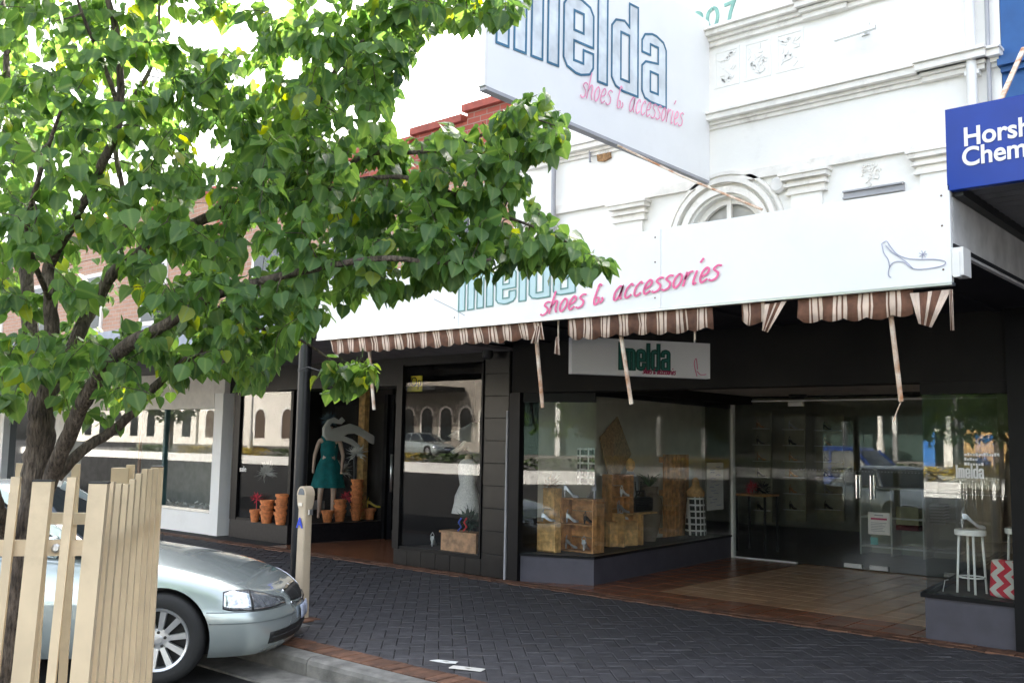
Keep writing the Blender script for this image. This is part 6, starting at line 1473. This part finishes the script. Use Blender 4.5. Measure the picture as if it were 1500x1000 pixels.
# --- interior: counter shelves, wall shelves with shoes
def shelfunit(label, x0, x1, y0, y1, z1, cols, rows, mt=whitep, z0=.0):
    T_ = thing('shelf_unit', label, 'shelf unit', ((x0 + x1) / 2, (y0 + y1) / 2, z0)); t = .025
    for k in range(cols + 1): x = x0 + (x1 - x0 - t) * k / cols; box('upright', (x, y0, z0), (x + t, y1, z1), mt, T_)
    for k in range(rows + 1):
        z = z0 + .12 + (z1 - z0 - .12 - t) * k / rows
        for c__ in range(cols): xa = x0 + (x1 - x0 - t) * c__ / cols + t + .001; xb = x0 + (x1 - x0 - t) * (c__ + 1) / cols - .001; box('shelf', (xa, y0 + .002, z), (xb, y1 - .002, z + t), mt, T_)
    box('back_board', (x0 + .001, y1 + .001, z0), (x1 - .001, y1 + .012, z1), interw, T_); return T_
U = lambda u, y: aty(u, 700, y).x
shelfunit('white open shelf counter standing inside behind the glass doors', U(1258, 15.6), U(1452, 15.6), 15.6, 16.0, 1.06, 4, 2)
sc0 = box('display_box', (U(1310, 15.6), 15.63, .50), (U(1343, 15.6), 15.9, .78), mat('ivory_card', (.45, .42, .25)), base=(U(1310, 15.6), 15.7, .5)); tag(sc0, 'ivory box with red base on the white shelf counter', 'box')
sc0 = box('red_box', (U(1310, 15.6), 15.63, .415), (U(1343, 15.6), 15.9, .49), mat('dark_red_card', (.22, .02, .03)), base=(U(1310, 15.6), 15.7, .41)); tag(sc0, 'flat dark red box under the ivory box', 'box')
ch = box('chevron_bag', (U(1360, 15.6), 15.6, .55), (U(1383, 15.6), 15.8, .85), chevb, base=(U(1360, 15.6), 15.7, .55)); tag(ch, 'black and white zigzag bag on the white shelf counter', 'bag')
rn = random.Random(31)
for j, (ua, ub) in enumerate(((1106, 1130), (1150, 1180), (1196, 1236))):
    y = 16.8 + j * .7; T_ = thing('wall_shelf', ('leftmost', 'middle', 'rightmost')[j] + ' tall cream panel with small shelves of shoes inside the shop', 'shelf', (U(ua, y), y, 0))
    box('panel', (U(ua, y), y, .3), (U(ub, y), y + .04, 2.3), mat('cream_panel', (.42, .40, .28), .7), T_)
    for r in range(6):
        z = .5 + r * .30; box('shelf', (U(ua, y) + .02, y - .14, z), (U(ub, y) - .02, y - .001, z + .015), whitep, T_)
        shoe(Vector(((U(ua, y) + U(ub, y)) / 2 - .08, y - .07, z + .017)), rn.uniform(-.3, .3), rn.choice((blackl, silver, wood2)), ('lowest', 'second', 'third', 'fourth', 'fifth', 'highest')[r] + ' shelf shoe on the ' + ('leftmost', 'middle', 'rightmost')[j] + ' cream panel inside', .16, .06)
tb = thing('side_table', 'dark side table with red accessories inside the shop by the left glass', 'table', (U(1108, 14.6), 14.6, 0)); tx = U(1108, 14.6)
box('tabletop', (tx - .3, 14.4, .88), (tx + .25, 14.9, .91), wood2, tb)
for a in (-.28, .21):
    for y in (14.42, 14.85): box('leg', (tx + a, y, 0), (tx + a + .03, y + .03, .879), darkpl, tb)
flowers(Vector((tx - .08, 14.6, 1.0)), .1, 60, redf, 'red accessories heaped on the dark side table', 'accessories', 'accessories', .08, 33); flowers(Vector((tx + .12, 14.6, 1.0)), .1, 60, blackl, 'black accessories heaped on the dark side table', 'accessories', 'accessories', .08, 34)
# ================================================================ ACROSS THE STREET (seen in the glass)
md_ = thing('median_strip', 'kerbed median strip planted with yellow flowers across the road', 'median', (-12, -15.5, .4), kind='structure')
box('kerb', (-80, -14.3, 0), (40, -14.0, .68), whitep, md_); box('bed', (-80, -16.6, 0), (40, -14.301, .60), joint, md_)
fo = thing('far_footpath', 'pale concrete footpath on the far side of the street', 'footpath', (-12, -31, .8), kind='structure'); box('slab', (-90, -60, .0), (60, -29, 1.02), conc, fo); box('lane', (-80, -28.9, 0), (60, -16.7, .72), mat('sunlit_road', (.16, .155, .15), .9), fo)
rn = random.Random(44)
for i, x in enumerate([x for x in range(-62, 16, 5)]):
    mb = MB(); c_ = Vector((x + rn.uniform(-1, 1), -15.4, .60)); L_ = rn.uniform(1.2, 2.3)
    for k in range(420):
        p = c_ + Vector((rn.uniform(-L_, L_), rn.uniform(-.7, .7), rn.random() ** .7 * .5)); a = rn.uniform(0, 6.28); e1 = Vector((math.cos(a), math.sin(a), rn.uniform(-.5, .5))) * .09; e2 = Vector((-math.sin(a), math.cos(a), rn.uniform(0, .8))) * .07
        mb.add([p - e1, p + e2, p + e1, p - e2], [(0, 1, 2, 3)])
    o = mb.build('flower_bed', goldf if i % 3 else hedge, base=c_); tag(o, 'yellow flowering bushes on the median across the road', 'flower bed', 'flower beds on the median', 'stuff')
def farbuild(label, x0, x1, y, z1, mt, arches=0, cat='building', trim=cream, zb=1.02, dark=True):
    T_ = thing('far_building', label, cat, ((x0 + x1) / 2, y, zb)); n = arches; wd = (x1 - x0) / max(n, 1)
    box('wall', (x0, y - 6, zb), (x1, y, z1), mt, T_); box('parapet', (x0 - .1, y - 5.9, z1 + .001), (x1 + .1, y + .15, z1 + .3), trim, T_)
    for k in range(n):
        cx_ = x0 + wd * (k + .5); r = min(.75, wd * .28); N = 10
        ar = [(r * math.cos(math.pi * j / N), r * math.sin(math.pi * j / N)) for j in range(N + 1)] + [(-r, -1.9), (r, -1.9)]
        wn = MB().prism(ar, (cx_, y + .012, zb + 2.6), XD, ZD, (0, -.01, 0)).build('window', carglass if dark else mat('brown_window', (.10, .07, .05), .4), T_)
        MB().ribbon([(1.12 * a, 1.12 * b) for a, b in ar[:N + 1]] + [(-r * 1.12, -1.9)], .16, (cx_, y + .01, zb + 2.6), XD, ZD, (0, .06, 0)).build('window_arch', trim, wn, base=ORG[T_])
    return T_
Yt = -33
xa = refl(585, 640, W3Y, Yt).x; xb = refl(712, 640, W3Y, Yt).x
farbuild('grey stone building with arched windows across the street', xa - 6, xb + 3, Yt, 9.5, stonem, 9)
aw_ = thing('far_awning', 'dark verandah canopy across the street from the boutique', 'awning', (xa, Yt + 2.5, 5.2)); box('canopy', (xa - 2, Yt + .2, 5.3), (xb - 2, Yt + 3.2, 5.6), darkpl, aw_)
xc_ = refl(345, 640, BY, Yt).x; xd = refl(430, 640, BY, Yt).x
farbuild('cream building with arched windows far across the street', xc_ - 8, xa - 6.5, Yt - 1, 9.0, cream, 6, dark=False, trim=whitep)
farbuild('long low cream building at the far left across the street', xc_ - 40, xc_ - 8.5, Yt - 1, 6.5, cream, 9)
# dark verandah shops opposite the shoe shop
xe, xf = refl(1090, 640, DY, Yt).x, refl(1490, 640, FY, Yt).x
T_ = thing('far_verandah', 'dark shaded verandah with pale posts across the street', 'verandah', ((xe + xf) / 2, Yt, 1.02))
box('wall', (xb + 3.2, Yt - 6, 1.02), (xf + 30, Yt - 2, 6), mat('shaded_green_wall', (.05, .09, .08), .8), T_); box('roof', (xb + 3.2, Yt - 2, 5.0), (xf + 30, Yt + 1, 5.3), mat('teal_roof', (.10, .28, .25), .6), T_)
k = xb + 4
while k < xf + 28: box('post', (k, Yt + .6, 1.02), (k + .25, Yt + .85, 4.99), whitep, T_); k += 3.1
fn = thing('tan_fence', 'tan timber fence across the street reflected in the right window', 'fence', (refl(1440, 650, FY, -27).x, -27, 1.02)); fa, fb = refl(1404, 650, FY, -27).x, refl(1500, 650, FY, -27).x; k = fa
while k < fb: box('paling', (k, -27, 1.02), (k + .28, -26.95, 2.6 + rn.uniform(-.03, .03)), tanfen, fn); k += .30
bb_ = refl(1361, 655, FY, -25); bx_ = MB().box((bb_.x - .6, -25.5, 1.02), (bb_.x + .6, -24.9, 2.5)).build('blue_bin', bluebin, base=(bb_.x, -25, 1.02)); tag(bx_, 'tall blue bin across the street reflected in the right window', 'bin')
bb_ = refl(1388, 655, FY, -25); bx_ = MB().box((bb_.x - .5, -25.5, 1.02), (bb_.x + .5, -24.9, 2.6)).build('cream_cabinet', cream, base=(bb_.x, -25, 1.02)); tag(bx_, 'cream service cabinet across the street reflected in the right window', 'cabinet')
for k, (u, yg) in enumerate(((843, 9.3), (1402, FY), (365, BY), (1290, DY))):
    p = refl(u, 650, yg, -16); o = MB().lathe((p.x, p.y, .6), [(.16, 0), (.16, 1.4), (.11, 1.5), (.09, 6.5), (.02, 6.6)], 12).build('lamp_post', cream if k != 1 else darkpl, base=(p.x, p.y, .6), smooth=True, auto=40); tag(o, ('cream lamp post on the median opposite the shoe window', 'dark lamp post on the median opposite the right window', 'cream lamp post on the median opposite the boutique', 'cream lamp post on the median opposite the glass doors')[k], 'lamp post')
rn = random.Random(77)
for k, (x, y, r, h) in enumerate([(refl(u, 640, yg, -22).x, -22 - (i % 3) * 3, 2.4, 6.5) for i, (u, yg) in enumerate(((800, 9.3), (860, 9.3), (950, 9.3), (1460, FY), (1130, DY), (1000, 9.3), (250, BY), (730, FY)))]):
    T_ = thing('far_tree', ('first', 'second', 'third', 'fourth', 'fifth', 'sixth', 'seventh', 'eighth')[k] + ' dark green tree on the far side of the street', 'tree', (x, y, .7)); MB().tube([(x, y, .7), (x + .1, y, h * .5), (x, y + .1, h * .7)], [.2, .15, .08], 8).build('trunk', bark, T_)
    mb = MB()
    for j in range(900):
        d = Vector((rn.gauss(0, 1), rn.gauss(0, 1), rn.gauss(0, 1))).normalized(); p = Vector((x, y, h * .72)) + Vector((d.x * r, d.y * r, d.z * r * .8)) * rn.uniform(.5, 1) ** .6; a = rn.uniform(0, 6.28); e1 = Vector((math.cos(a), math.sin(a), rn.uniform(-.8, .8))) * .22; e2 = Vector((-math.sin(a), math.cos(a), rn.uniform(-.8, .8))) * .16
        mb.add([p - e1, p + e2, p + e1, p - e2], [(0, 1, 2, 3)])
    o = mb.build('crown', hedge, T_); o['kind'] = 'stuff'
sv = refl(1262, 690, DY, -1.0)
car('dark blue estate car parked behind the camera, seen reflected in the glass doors', None, bluecar, (sv.x + 1.5, -1.0, -.12), math.radians(6), .30).scale = (1.08, 1.05, 1.08)
fc_ = refl(622, 640, W3Y, -25); car('small silver sedan parked across the street, reflected in the tall boutique window', None, carpaint, (fc_.x + 1.3, -25, .75), math.radians(8), .05)
def hide_check(): pass

g2 = copy_tree(TG); pg = refl(1137, 700, DY, -5); g2.location = (pg.x, -5, -.1); g2['label'] = 'cream tree guard across the road behind the camera, reflected in the glass doors'
